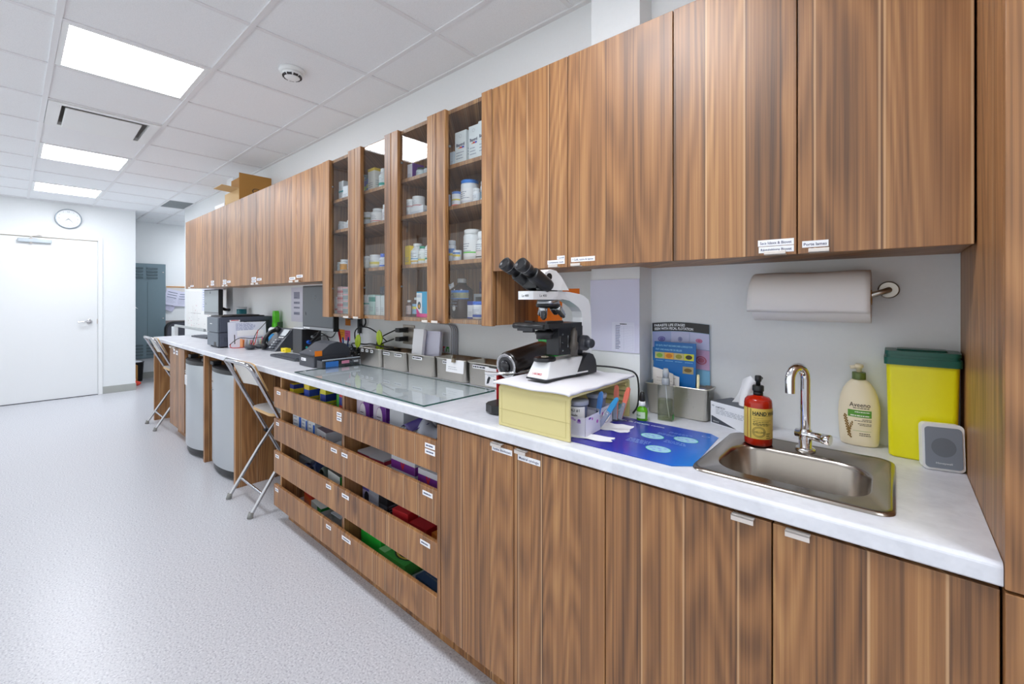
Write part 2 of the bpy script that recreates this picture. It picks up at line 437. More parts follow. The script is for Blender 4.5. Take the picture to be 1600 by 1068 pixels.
PANEL = emit_material('light_diffuser', '#f4f8ff', LIGHT)
def ceiling_light(xa, xb, ya, yb, label):
    t = thing('ceiling_light', label, 'ceiling light', ((xa + xb) / 2, (ya + yb) / 2, CEIL), 0, 'recessed square light panels')
    hx, hy = (xb - xa) / 2 - .013, (yb - ya) / 2 - .013
    f = MB(); o = [(hx, hy), (-hx, hy), (-hx, -hy), (hx, -hy)]; q = .024
    i = [(hx - q, hy - q), (-hx + q, hy - q), (-hx + q, -hy + q), (hx - q, -hy + q)]
    f.frame(o, i, .002, .03, 'z', WHITE); f.box(-hx, hx, -hy, hy, .05, .055, WHITE)
    f.build('frame', t)
    MB().box(-hx + q, hx - q, -hy + q, hy - q, .012, .02, PANEL).build('diffuser', t)
names = {1: 'large bright square light panel in the ceiling nearest the camera', 5: 'bright light panel in the ceiling just beyond the air vent', 8: 'farthest bright light panel in the ceiling, above the wall clock',
         -3: 'square light panel in the ceiling over the microscope end of the room', -6: 'square light panel in the ceiling behind the tall cupboard'}
for k in LIGHTK: ceiling_light(*cellx(k), .145, .75, names[k])
ceiling_light(*cellx(10), 2.255, 2.86, 'unseen light panel added in the hall ceiling round the corner')  # lamp out of view, added to light the hall

# one-way air cassette
xa, xb = cellx(VENTK)
t = thing('air_vent', 'white rectangular ceiling air vent with a dropped flap and dark slot', 'air vent', ((xa + xb) / 2, .4475, CEIL))
f = MB(); o = [(.288, .288), (-.288, .288), (-.288, -.288), (.288, -.288)]; i = [(.245, .23), (-.235, .23), (-.235, -.225), (.245, -.225)]
f.frame(o, i, -.006, .02, 'z', WHITE); f.build('frame', t)
f = MB(); i = [(.246, .232), (-.236, .232), (-.236, -.227), (.246, -.227)]; o2 = [(a * 1.05, b * 1.05) for a, b in i]
f.frame(o2, i, .01, .12, 'z', mat('#c9c7c4', .6)); f.box(-.25, .26, -.24, .245, .11, .12, mat('#a9a5a1', .6)); f.build('duct_box', t)
f = MB()
for q in range(9): f.box(.20 - q*.006, .203 - q*.006, -.14 + q*.025, -.11 + q*.025, .03, .1, DARK)
f.box(.205, .235, -.20, .20, .10, .109, mat('#6b5f58', .6))
for q in range(3): f.box(.19, .2, -.19 + q*.17, -.175 + q*.17, .02, .1, LGREY)
f.build('louver', t)
MB().box(-.225, .185, -.205, .195, -.012, -.002, WHITE, Matrix.Rotation(R(-3), 4, 'Y')).build('flap', t, bevel=.006)

t = thing('smoke_detector', 'round white smoke detector on the ceiling tiles', 'smoke detector', (-2.56, 1.045, CEIL + .006))
MB().lathe([(.066, 0), (.068, -.012), (.058, -.02)], WHITE, 32).build('base', t)
MB().lathe([(.052, -.016), (.05, -.034), (.036, -.048), (.001, -.05)], WHITE, 32).build('cover', t)
s = MB()
for q in range(9):
    a = R(q * 40); s.box(.0355, .049, -.012, .012, -.044, -.034, DARK, Matrix.Rotation(a, 4, 'Z'))
s.build('vent_slot', t)
xa, xb = cellx(8)
t = thing('return_grille', 'grey perforated square grille in the ceiling above the far cabinets', 'air grille', ((xa + xb) / 2, 1.50, CEIL))
MB().box(-.285, .285, -.13, .135, .004, .012, mat('#8e9496', .6)).build('face', t)
s = MB()
for q in range(14): s.box(-.27, .27, -.122 + q*.018, -.119 + q*.018, .0015, .004, mat('#7d8385', .6))
s.build('slats', t)
t = thing('ceiling_clip', 'small metal clip on the ceiling bar beside the nearest light panel', 'clip', (-2.62, .145, CEIL))
MB().box(-.02, .0, -.008, .0, -.012, -.001, ALU).build('bracket', t); MB().box(.01, .02, .0, .008, -.014, -.001, ALU).build('tab', t)

# door in the end wall
t = bpy.data.objects.new('door_1', None); C.objects.link(t); t.location = (-8.39, .34, 0); t['kind'] = 'structure'
DOORM = mat('#eceeef', .4)
MB().box(-8.39, -8.378, -.115, .797, .008, 2.134, DOORM).build('door_leaf', t, world=True, bevel=.002)
f = MB().box(-8.39, -8.372, .803, .85, 0, 2.19, WHITE).box(-8.39, -8.372, -.17, -.121, 0, 2.19, WHITE).box(-8.39, -8.372, -.1205, .8025, 2.142, 2.19, WHITE)
f.build('door_frame', t, world=True, bevel=.002)
MB().box(-8.39, -8.376, -.115, .8, 2.1345, 2.1415, mat('#7b6a4a', .6)).box(-8.39, -8.377, -.115, .8, 0, .0085, DARK).build('door_seal', t, world=True)
h = MB(); h.axle((-8.378, .715, 1.022), (-8.366, .715, 1.022), [(.032, 0), (.032, .8), (.026, 1)], CHROME)
h.cyl((-8.366, .715, 1.022), (-8.335, .715, 1.022), .011, CHROME); h.tube([(-8.335, .715, 1.022), (-8.33, .69, 1.022), (-8.333, .60, 1.02)], .009, CHROME, smoothpts=2)
h.build('door_handle', t, world=True)
MB().box(-8.3785, -8.374, .79, .8, .99, 1.055, ALU).build('strike_plate', t, world=True)
k = MB().box(-8.378, -8.335, .055, .355, 2.062, 2.108, mat('#b9c2c8', .35, .4)); k = k.build('door_closer', t, world=True, bevel=.008)
MB().tube([(-8.35, .17, 2.10), (-8.34, .17, 2.135), (-8.30, .23, 2.155), (-8.372, .25, 2.165)], .006, ALU).box(-8.372, -8.36, .225, .275, 2.157, 2.172, ALU).cyl((-8.35, .17, 2.045), (-8.35, .17, 2.12), .014, ALU).build('closer_arm', t, world=True)

t = thing('wall_clock', 'round white wall clock with a thin silver rim above the white door', 'clock', (-8.39, .512, 2.411))
f = MB(); f.axle((0, 0, 0), (.03, 0, 0), [(.130, 0), (.130, .9), (.126, 1), (.120, 1), (.119, .6)], mat('#9aa4ac', .3, .8), 40); f.build('rim', t)
f = MB(); f.axle((0.001, 0, 0), (.021, 0, 0), [(.1185, 0), (.1185, 1)], mat('#f6f8f9', .4), 40); fd = f.build('dial', t)
f = MB(); fn = flat((.0216, 0, 0), (0, 1, 0), (0, 0, 1))
for n_, (a, b) in {'12': (0, .085), '3': (.088, -.01), '6': (0, -.102), '9': (-.09, -.01)}.items(): f.text(n_, .026, lambda u, v, a=a, b=b: fn(a + u, b + v), mat('#9aa3a8', .5), 'C')
for q in range(12):
    if q % 3: a = R(q*30); f.disc(fn, .098*math.sin(a), .098*math.cos(a), .004, .004, mat('#9aa3a8', .5), 8)
f.build('numerals', t)
f = MB(); fn2 = flat((.0225, 0, 0), (0, 1, 0), (0, 0, 1))
def hand(f, ang, l, wd): 
    a = R(ang); d = (math.sin(a), math.cos(a)); p = (d[1], -d[0])
    f.add([tuple(fn2(*q)) for q in ((p[0]*wd, p[1]*wd), (d[0]*l, d[1]*l), (-p[0]*wd, -p[1]*wd))], [(0, 1, 2)], mat('#77838a', .4))
f = MB(); hand(f, 226, .055, .005); f.build('hour_hand', t)
f = MB(); hand(f, 138, .088, .004); f.build('minute_hand', t)

# ================================================================= the hall beyond
PANELM = mat('#6d828b', .45)
t = thing('electrical_panel', 'tall blue grey metal electrical panel with louvers on the hall wall', 'electrical panel', (-9.498, 1.3, .34))
MB().box(0, .1, -.35, .445, 0, 1.585, PANELM).build('case', t, bevel=.004)
MB().box(.1, .108, -.335, .43, .015, 1.57, mat('#71868f', .45)).build('door_panel', t, bevel=.003)
for zz in (1.33, .05):
    for ya in (-.2, .0, .19):
        s = MB()
        for q in range(4): s.box(.108, .118, ya - .02 if ya < .1 else ya - .0, ya + .145, zz + q*.052, zz + q*.052 + .03, mat('#51646c', .5))
        s.build('louver', t)
s = MB(); s.box(.108, .111, .20, .205, .32, 1.28, mat('#566971', .5)); s.build('seam', t)
for zz in (1.44, .66):
    MB().box(.108, .116, .40, .418, zz, zz + .012, ALU).build('latch', t)
f = MB(); f.sheet(lambda u, v: (-9.36 + .02*math.sin(u*3), 1.24 + .14*u, 1.14 + .05*math.sin(u*2.6) + .06*v*(1 - u)), 8, 2, PAPER)
solo(f, 'paper_sheet', 'curled white paper sticking out past the end of the door wall', 'paper', recalc=False)
t = thing('cork_board', 'cork notice board with an orange frame hanging in the hall', 'notice board', (-9.5, 2.2, 1.2))
MB().box(0, .014, -.43, .8, 0, .35, mat('#d8d3cf', .8)).build('cork_surface', t)
MB().box(0, .02, -.43, .8, .335, .352, mat('#c78a3c', .6)).box(0, .02, -.43, .8, -.012, .006, LGREY).box(0, .02, -.445, -.43, -.012, .352, LGREY).build('frame', t)
def pinned(y, z, w_, h_, rot, label, seed, x=-9.47, m=PAPERB):
    f = MB(); M = Matrix.Translation((x, y, z)) @ Matrix.Rotation(R(rot), 4, 'X')
    f.box(0, .002, -w_/2, w_/2, -h_/2, h_/2, m, M)
    fn = lambda a, b: M @ Vector((.003, a, b))
    for q in range(3): f.quad(fn, -w_*.36, w_*.32, h_*(.3 - q*.16), h_*(.3 - q*.16) + h_*.035, mat('#4c5a72', .6))
    f.lines(lambda a, b: fn(a - w_*.38, b - .1*h_), w_*.75, 4, h_*.08, h_*.015, mat('#8b90a4', .6), seed)
    solo(f, 'paper_sheet', label, 'paper', group='papers on the hall notice board')
pinned(1.84, 1.36, .20, .27, -14, 'upper tilted printed sheet pinned at the left of the hall notice board', 1, -9.455)
pinned(1.80, 1.24, .20, .2, -24, 'lower tilted lilac sheet hanging below the edge of the notice board', 2, -9.47, mat('#c6c4da', .7))
pinned(2.0, 1.33, .17, .26, -4, 'printed sheet at the right of the hall notice board beside the cabinets', 3, -9.475)
# bin, carton and toy on the hall floor
t = thing('waste_bin', 'black plastic waste bin on the hall floor beside the cardboard box', 'bin', (-9.26, 1.335, 0))
MB().lathe([(.08, 0), (.10, .30), (.106, .305), (.106, .315), (.094, .315), (.075, .02)], BLACK, 24).build('bucket', t)
MB().sphere((0.0, 0, .3), .09, mat('#d9dde2', .6), 12, 1, 1, .4).build('liner', t)
t = thing('cardboard_box', 'open brown cardboard box with papers on the hall floor by the wall corner', 'box', (-8.98, 1.20, 0), 0)
MB().box(-.12, .12, -.12, .1, 0, .3, CARD).build('carton', t)
for q in range(3): MB().box(-.06 + q*.05, -.058 + q*.05, -.08, .06, .29, .36 + .02*q, PAPER, Matrix.Rotation(R(6*q), 4, 'X')).build('paper', t)
f = MB().sphere((0, 0, .035), .05, mat('#e8452a', .5), 14, 1, 1.2, .7); f.sphere((-.02, -.03, .085), .035, mat('#ef9a96', .5), 12); 
solo(f, 'stuffed_toy', 'small red and pink plush toy on the hall floor in front of the cardboard box', 'toy', (-8.80, 1.27, 0))
# office chair & rail
t = thing('office_chair', 'black office chair in the hall beyond the worktop end', 'chair', (-9.12, 1.86, 0), 8)
MB().prism(rrect(.46, .42, .12, 6), -.03, .03, 'x', mat('#3c3e48', .6), True, Matrix.Translation((.2, 0, .74))).build('backrest', t, bevel=.01)
MB().frame(rrect(.5, .46, .13, 6), rrect(.46, .42, .12, 6), -.035, .035, 'x', BLACK, True, Matrix.Translation((.2, 0, .74))).build('back_frame', t)
MB().box(-.24, .2, -.23, .23, .44, .52, mat('#3c3e48', .6)).build('seat', t, bevel=.03)
MB().cyl((0, 0, .08), (0, 0, .44), .03, BLACK).build('column', t)
for q in range(5):
    a = R(72*q); MB().tube([(0, 0, .1), (.28*math.cos(a), .28*math.sin(a), .06)], .02, BLACK).sphere((.28*math.cos(a), .28*math.sin(a), .03), .03, DARK, 10).build('leg', t)
t = thing('metal_rail_stand', 'pale metal rail on an upright post beyond the worktop end', 'stand', (-6.9, 1.42, 0))
MB().box(-.2, 1.12, -.012, .012, .972, 1.000, mat('#a9adae', .4)).build('rail', t, bevel=.003)
for xx in (-.17,): MB().box(xx - .09, xx + .06, -.03, .012, .0, .972, mat('#c9cdd0', .45)).build('post', t, bevel=.004)
t = thing('whiteboard', 'stained whiteboard with coloured scribbles on the wall beyond the cabinets', 'whiteboard', (-6.7, WY - .002, 1.14))
MB().box(-.85, .9, -.014, 0, -.21, .3, mat('#f6f6f4', .3)).build('board', t)
f = MB(); fn = FRONT(0, -.0145, 0); rg = random.Random(4)
for q in range(26):
    a, b = rg.uniform(-.75, .3), rg.uniform(-.2, .12)
    f.disc(fn, a, b, rg.uniform(.006, .02), rg.uniform(.004, .012), [mat('#d9d6c6', .5), mat('#e6d5d8', .5), mat('#bfc2c2', .5), mat('#e2a9b2', .5)][q % 4], 8)
for q in range(4): f.box(-.5 + .07*q, -.497 + .07*q, -.0146, -.0144, -.1, .1 - .02*q, mat('#9b9c9e', .6))
f.box(-.62, -.12, -.0146, -.0144, .0, .003, mat('#8b8c8e', .6))
f.build('scribbles', bpy.data.objects['whiteboard'])
for k, (x0, x1, z0, z1, lb) in enumerate([(-6.77, -6.3, 1.18, 1.52, 'pale blue printed list taped to the whiteboard left of the far monitor'), (-6.28, -5.9, 1.36, 1.5, 'short white sheet taped high behind the far monitor')]):
    f = MB().box(x0, x1, WY - .018, WY - .016, z0, z1, mat('#e3e5f3', .7)); f.lines(FRONT(x0 + .04, WY - .0185, z1 - .05), x1 - x0 - .08, int((z1 - z0) / .03) - 2, .03, .012, mat('#a9b4d6', .7), k)
    solo(f, 'paper_sheet', lb, 'paper', group='papers on the whiteboard')

# ================================================================= joinery
def spans(x0, x1):                  # pieces of a run along the wall, set back where a column stands
    cuts = sorted({x0, x1} | {c for ab in COLS for c in ab if x0 < c < x1})
    for a, b in zip(cuts, cuts[1:]):
        m = (a + b) / 2
        yield a, b, (1.544 if any(p <= m <= q for p, q in COLS) else WY - .001)
def handle(parent, x0, x1, z0, z1, y, top=False):
    f = MB()
    if top: f.box(x0, x1, y - .016, y + .002, z1 - .003, z1, ALU).box(x0, x1, y - .016, y - .013, z0, z1, ALU)
    else: f.box(x0, x1, y - .016, y + .002, z0, z0 + .003, ALU).box(x0, x1, y - .016, y - .013, z0, z1, ALU)
    h = f.build('handle', parent, world=True, bevel=.001); plabel(h, 'small brushed aluminium edge pull'); return h
def sticker(parent, x, z, w_, h_, txt, y, seed=0, size=None):
    f = MB().box(x, x + w_, y - .0008, y, z, z + h_, mat('#f4f5f9', .5))
    fn = FRONT(x + w_/2, y - .0011, z + h_*.27)
    if txt: f.text(txt, h_*.62, fn, NAVY, 'C', .012, width=min(w_*.88, h_*.62*len(txt)*.58))
    else: f.lines(FRONT(x + w_*.12, y - .0011, z + h_*.36), w_*.76, 1, .01, h_*.3, NAVY, seed, .1)
    s = f.build('label_sticker', parent, world=True); plabel(s, 'small white label sticker'); return s
TB = .019
def wall_cabinet(label, x0, x1, z0, z1, doors, body_x=None, group='walnut wall cabinets'):
    t = thing('wall_cabinet', label, 'cabinet', ((x0 + x1) / 2, 1.5, z0), 0, group)
    f = MB()
    for a, b, yb in spans(x0, x1): f.box(a, b, YC + TB + .001, yb, z0, z1, WOOD)
    f.build('body', t, world=True)
    ds = []
    for (a, b) in doors:
        d = MB().box(a + .0015, b - .0015, YC, YC + TB, z0 - .004, z1, WOOD).build('door', t, world=True, bevel=.0012)
        ds.append(d)
    return t, ds
ZT, ZB = 2.22, 1.455
t, d = wall_cabinet('walnut two-door wall cabinet over the sink and paper towel roll', -.511, .129, ZB, ZT, [(-.511, -.189), (-.189, .129)])
handle(d[0], -.262, -.212, ZB - .004, ZB + .007, YC); handle(d[1], -.163, -.12, ZB - .004, ZB + .007, YC)
sticker(d[0], -.279, 1.4765, .083, .0165, 'Sacs Idexx & Biovet', YC); sticker(d[0], -.277, 1.4555 + .003, .081, .0165, 'Réquisitions Biovet', YC)
sticker(d[1], -.178, 1.466, .055, .0165, 'Porte lames', YC)
t, d = wall_cabinet('walnut two-door wall cabinet directly above the microscope', -1.275, -.511, ZB, ZT, [(-1.275, -.898), (-.898, -.511)])
handle(d[0], -.975, -.932, ZB - .004, ZB + .007, YC); handle(d[1], -.875, -.835, ZB - .004, ZB + .007, YC)
sticker(d[0], -.988, 1.464, .078, .0155, 'Contenants meds', YC); sticker(d[0], -.944, 1.4805, .034, .0135, '• Lunelli', YC)
sticker(d[1], -.882, 1.468, .098, .0165, '• Café, sucre & tasses', YC)
W6 = [-2.805, -3.21, -3.59, -3.97, -4.35, -4.73, -5.107]
lb = ['walnut two-door wall cabinet next to the glass fronted cabinets', 'walnut two-door wall cabinet right of the opened cardboard box', 'walnut two-door wall cabinet carrying the opened cardboard box, above the grey printer', 'walnut wall cabinet at the far left end of the row above the far monitor']
for k in range(3):
    a, m_, b = W6[2*k + 2], W6[2*k + 1], W6[2*k]
    t, d = wall_cabinet(lb[k], a, b, ZB, ZT, [(a, m_), (m_, b)])
    handle(d[0], m_ - .085, m_ - .02, ZB - .004, ZB + .012, YC); handle(d[1], m_ + .02, m_ + .075, ZB - .004, ZB + .012, YC)
    for q in range(2 + (k > 0)): sticker(d[q % 2], (m_ - .11 if q % 2 == 0 else m_ + .01), ZB + .018 + .024*(q // 2) + .012*(q % 2), .1, .019, None, YC, q + k)
t, d = wall_cabinet(lb[3], -6.2, -5.107, ZB, ZT, [(-6.2, -5.65), (-5.65, -5.107)])
handle(d[1], -5.3, -5.24, ZB - .004, ZB + .014, YC); sticker(d[1], -5.22, ZB + .015, .1, .02, None, YC, 3); sticker(d[1], -5.22, ZB + .042, .1, .02, None, YC, 5)
handle(d[0], -6.02, -5.93, ZB - .004, ZB + .014, YC); sticker(d[0], -5.99, ZB + .014, .13, .018, None, YC, 6)

ZG = 1.222
SHELF = [1.24, 1.515, 1.775, 1.97]
def glass_cabinet(label, x0, xm, x1, doors, mini):
    t = thing('glass_cabinet', label, 'cabinet', ((x0 + x1) / 2, 1.5, ZG), 0, 'glass fronted medicine cabinets')
    yb = WY - .001; y0 = YC + TB + .001
    f = MB().box(x0, x0 + .018, y0, yb, ZG, ZT, WOOD).box(x1 - .018, x1, y0, yb, ZG, ZT, WOOD)
    f.box(x0 + .018, x1 - .018, y0, yb, ZT - .018, ZT, WOOD).box(x0 + .018, x1 - .018, y0, yb, ZG, ZG + .018, WOOD)
    f.box(x0 + .018, x1 - .018, yb - .006, yb, ZG + .018, ZT - .018, WOOD)
    f.build('body', t, world=True)
    for z in SHELF[1:]:
        for a, b in ((x0 + .018, x1 - .018),):
            MB().box(a, b, y0 + .016, yb - .006, z - .018, z, WOOD).build('shelf', t, world=True)
    a, b = mini
    s = MB().box(a, b, 1.50, 1.62, 1.345, 1.36, LGREY).box(a, a + .012, 1.50, 1.62, SHELF[0], 1.345, LGREY); s = s.build('shelf_riser', t, world=True); plabel(s, 'small grey raised shelf')
    for (a, b, sa, sb) in doors:       # door from a to b, glass between stiles
        d = MB().box(a + .0015, sa, YC - .004, YC + TB, ZG - .003, ZT, WOOD).box(sb, b - .0015, YC - .004, YC + TB, ZG - .003, ZT, WOOD).build('door', t, world=True, bevel=.0015)
        p = MB().quad(FRONT(0, YC + .012, 0), sa, sb, ZG + .003, ZT - .003, GLASS).build('pane', d, world=True, recalc=False)
        plabel(p, 'clear reflective glass pane')
        for zz in (1.40, 2.05):
            MB().cyl((sa + .008, YC + .014, zz), (sa + .008, YC + .022, zz), .005, GREY, n=12).build('hinge', d, world=True)
    return t
a_ = glass_cabinet('glass fronted cabinet of medicine bottles beside the microscope', -2.02, -1.645, -1.275, [(-2.02, -1.645, -1.96, -1.713), (-1.645, -1.275, -1.578, -1.338)], (-1.56, -1.30))
b_ = glass_cabinet('glass fronted cabinet of medicine bottles left of the pair above the label printer', -2.80, -2.395, -2.022, [(-2.80, -2.395, -2.71, -2.473), (-2.395, -2.022, -2.33, -2.082)], (-2.46, -2.22))
def kid(t, n): return [c for c in bpy.data.objects if c.parent == t and c.name.split('.')[0] == n]
for t, xs in ((a_, (-1.735, -1.69, -1.662, -1.615)), (b_, (-2.50, -2.44, -2.385, -2.33))):
    d = kid(t, 'door'); handle(d[0], xs[0], xs[1], ZG - .003, ZG + .01, YC - .004); handle(d[1], xs[2], xs[3], ZG - .003, ZG + .01, YC - .004)

t = thing('tall_cabinet', 'tall walnut cupboard at the right edge rising from floor to ceiling', 'cabinet', (.55, 1.35, 0))
MB().box(.1315, 1.0, 1.056, WY - .002, .0, CEIL - .004, WOOD).build('body', t, world=True)
MB().box(.1315, .1315 + .45, 1.03, 1.055, .877, CEIL - .006, WOOD).build('door', t, world=True, bevel=.0015)
MB().box(.1315, .1315 + .45, 1.03, 1.055, .1, .872, WOOD).build('door', t, world=True, bevel=.0015)
MB().box(.1315 + .453, 1.0, 1.03, 1.055, .1, CEIL - .006, WOOD).build('door', t, world=True, bevel=.0015)

# worktop : rounded front edge, cut out for the sink
def counter_profile(y0, y1, rounded):
    z0, z1 = .877, CT
    if not rounded: return [(y0, z0), (y1, z0), (y1, z1), (y0, z1)]
    r = .009; pts = [(y1, z1), (y1, z0), (y0 + .003, z0), (y0, z0 + .003)]
    return pts + [(y0 + r - r*math.cos(R(a)), z1 - r + r*math.sin(R(a))) for a in (0, 22, 45, 67, 90)]
SX0, SX1, SY0, SY1 = -.368, -.012, 1.13, 1.475
f = MB()
for a, b, yb in spans(-6.17, SX0): f.prism(counter_profile(1.035, yb, True), a, b, 'x', COUNTERM)
f.prism(counter_profile(1.035, SY0, True), SX0, SX1, 'x', COUNTERM); f.prism(counter_profile(SY1, WY - .001, False), SX0, SX1, 'x', COUNTERM)
f.prism(counter_profile(1.035, WY - .001, True), SX1, .1305, 'x', COUNTERM)
worktop = solo(f, 'worktop', 'long white mottled worktop running the length of the wall', 'worktop')

def base_cabinet(label, x0, x1, doors, name='base_cabinet'):
    t = thing(name, label, 'cabinet', ((x0 + x1) / 2, 1.3, 0), 0, 'walnut base cabinets')
    f = MB(); yb = 1.54; y0 = YD + TB + .001
    f.box(x0 + .0005, x0 + .018, y0, yb, .1, .876, WOOD).box(x1 - .018, x1 - .0005, y0, yb, .1, .876, WOOD).box(x0 + .018, x1 - .018, y0, yb, .1, .118, WOOD).box(x0 + .018, x1 - .018, yb - .01, yb, .118, .876, WOOD)
    f.build('body', t, world=True)
    MB().box(x0 + .001, x1 - .001, 1.11, 1.126, 0, .1, WOOD).build('toe_kick', t, world=True)
    return t, [MB().box(a + .0015, b - .0015, YD, YD + TB, .103, .868, WOOD).build('door', t, world=True, bevel=.0012) for a, b in doors]
t, d = base_cabinet('walnut two-door base cabinet under the sink', -.582, .1295, [(-.582, -.192), (-.192, .1295)])
handle(d[0], -.268, -.224, .856, .868, YD, True); handle(d[1], -.167, -.125, .856, .868, YD, True)
t, d = base_cabinet('walnut two-door base cabinet under the cream riser', -1.262, -.582, [(-1.262, -.905), (-.905, -.582)])
handle(d[0], -.994, -.948, .856, .868, YD, True); handle(d[1], -.891, -.847, .856, .868, YD, True)
sticker(d[0], -1.0, .8365, .088, .0175, 'Surplus désinfectant', YD); sticker(d[1], -.888, .832, .088, .0175, 'Matériel cytologie', YD)
t, d = base_cabinet('narrow walnut base cabinet far left between the knee space and the fridge', -5.45, -4.89, [(-5.45, -4.89)])
handle(d[0], -5.40, -5.32, .855, .868, YD, True); handle(d[0], -5.27, -5.20, .855, .868, YD, True)
sticker(d[0], -5.30, .80, .06, .05, None, YD, 3); sticker(d[0], -5.2, .80, .07, .04, None, YD, 4)

# open-fronted bin unit
t = thing('drawer_unit', 'walnut unit with four long open-topped drawer fronts full of medicine boxes', 'drawer unit', (-2.03, 1.3, 0))
f = MB(); y0 = YD + .02
f.box(-2.775, -2.757, y0, 1.62, .1, .876, WOOD); f.build('side_panel', t, world=True); MB().box(-1.282, -1.2635, YD + .0, 1.62, .103, .868, WOOD).build('side_panel', t, world=True); MB().box(-2.032, -2.012, y0, 1.6, .1, .876, WOOD).build('divider', t, world=True)
MB().box(-2.757, -1.2825, 1.605, 1.62, .1, .876, MELA).build('back_panel', t, world=True)  # back made white to bounce light onto the drawer contents
MB().box(-2.77, -1.265, 1.11, 1.126, 0, .1, WOOD).build('toe_kick', t, world=True)
FR = [(.686, .803), (.490, .617), (.293, .423), (.094, .221)]
LABX = [[(-2.775, .052), (-2.045, .045), (-1.355, .06)], [(-2.785, .04), (-2.105, .06), (-1.998, .055), (-1.37, .06)], [(-2.795, .05), (-2.155, .05), (-1.995, .065), (-1.385, .06)], [(-2.80, .045), (-2.155, .05), (-1.995, .08)]]
BINZ = []
for k, (z0, z1) in enumerate(FR):
    d = MB().box(-2.822, -1.2835, YD, YD + .018, z0, z1, WOOD).build('drawer_front', t, world=True, bevel=.0015)
    for j, (x, w_) in enumerate(LABX[k]):
        sticker(d, x, z1 - .035, w_, .018, None, YD, 10*k + j)
        if k == 0 and j > 0: sticker(d, x, z1 - .058, w_, .018, None, YD, 10*k + j + 5)
    MB().box(-2.756, -2.033, YD + .0183, YD + .022, z0 + .02, z1 - .012, MELA).build('added_bounce_liner', d, world=True); MB().box(-2.011, -1.284, YD + .0183, YD + .022, z0 + .02, z1 - .012, MELA).build('added_bounce_liner', d, world=True)  # white lining added behind the fronts to bounce light into the drawers
    zb = z0 + .012; BINZ.append(zb + .006)
    for a, b in ((-2.756, -2.033), (-2.011, -1.283)):
        s = MB().box(a, b, YD + .0225, 1.60, zb, zb + .006, MELA).build('drawer_floor', t, world=True); plabel(s, 'pale grey drawer bottom')

for nm, x, lb in (('partition', -6.15, 'walnut end panel holding up the far left end of the worktop'), ('partition', -4.255, 'walnut upright panel between the two small fridges'), ('partition', -3.51, 'walnut upright panel between the near fridge and the folding stool')):
    solo(MB().box(x - .018, x + .018, 1.04, WY - .005, 0, .8765, WOOD), nm, lb, 'panel', bevel=.001, group='panels under the worktop')
solo(MB().box(-4.885, -4.277, 1.50, 1.518, .80, .8765, WOOD), 'walnut_rail', 'walnut rail under the worktop above the far mini fridge', 'rail')
solo(MB().box(-4.233, -3.532, 1.50, 1.518, .80, .8765, WOOD), 'walnut_rail', 'walnut rail under the worktop above the near mini fridge', 'rail')

FRIDGE = steel_material('fridge_steel', '#c6cbce', .3, (.4, .4, .1), 0, .15)
def fridge(x0, x1, label, mag, yf):
    t = thing('mini_fridge', label, 'fridge', ((x0 + x1) / 2, 1.35, 0), 0, 'small steel fridges under the worktop')
    w_ = x1 - x0; c = (x0 + x1) / 2
    MB().box(x0 + .006, x1 - .006, yf + .1, 1.60, .03, .79, mat('#54575a', .5)).build('body', t, world=True, bevel=.004)
    pts = [(x0, yf + .095)] + [(c + w_/2*math.sin(R(a)) / math.sin(R(60)), yf + .075*(1 - math.cos(R(a))) / (1 - math.cos(R(60)))) for a in range(-60, 61, 3)] + [(x1, yf + .095)]
    d = MB().prism(pts, .075, .775, 'z', FRIDGE).build('door', t, world=True)
    d2 = MB().prism(pts, .776, .806, 'z', BLACK).build('control_strip', t, world=True)
    pts2 = [(a, b + .012) for a, b in pts]
    MB().prism(pts2, .025, .072, 'z', BLACK).build('kick_grille', t, world=True)
    k = MB()
    def arc(xx): 
        a = math.asin(max(-1, min(1, (xx - c) / (w_/2) * math.sin(R(60))))); return yf + .075*(1 - math.cos(a)) / (1 - math.cos(R(60)))
    yl = arc(c - .1) - .0015
    k.tube([(x0 + .002, arc(x0 + .003) - .0005, .615)] + [(x0 + .003 + (w_*.36)*i/8, arc(x0 + .003 + w_*.36*i/8) - .0005, .615 + .02*(i/8)**2) for i in range(9)], .003, mat('#777b80', .4))
    k.build('door_crease', d, world=True)
    x = c - .1; y = arc(x)
    b = MB(); b.cyl((x, y - .004, .70), (x, y + .01, .70), .014, ALU, n=18); b.cyl((x, y - .005, .70), (x, y, .70), .008, BLACK, n=14); b.build('door_lock', d, world=True)
    for (dx, z0, z1, ww, seed) in mag:
        x = c + dx; y = arc(x + ww/2) - .003
        f = MB().box(x, x + ww, y, y + .002, z0, z1, PAPER); f.lines(FRONT(x + .005, y - .0005, z1 - .012), ww - .01, int((z1 - z0) / .014), .013, .004, LGREY, seed)
        f.build('note_sticker', d, world=True)
    MB().box(x0 + .02, x0 + .1, 1.06, 1.12, .806, .835, DARK).build('hinge_cover', t, world=True, bevel=.004); MB().box(x1 - .12, x1 - .04, 1.06, 1.12, .806, .83, DARK).build('hinge_cover', t, world=True, bevel=.004)
    return t
fridge(-4.85, -4.29, 'far stainless steel mini fridge with a white note on its curved door', [(-.10, .59, .675, .07, 1)], 1.0)
fridge(-4.19, -3.56, 'near stainless steel mini fridge under the worktop beside the folding stool', [(-.28, .62, .74, .03, 3)], 1.025)
for (x, rz, lb, m_) in ((-4.47, 8, 'grey tray lying on the far mini fridge', LGREY), (-3.75, -12, 'brown grey folder lying on top of the near mini fridge', mat('#8d8076', .6))):
    f = MB().box(-.13, .13, -.06, .14, 0, .008, m_).box(-.12, .13, -.05, .14, .008, .014, PAPER).box(-.13, .13, -.06, .14, .014, .018, m_)
    solo(f, 'folder', lb, 'folder', (x, 1.17, .836 if x < -4 else .836), rz, bevel=.001)

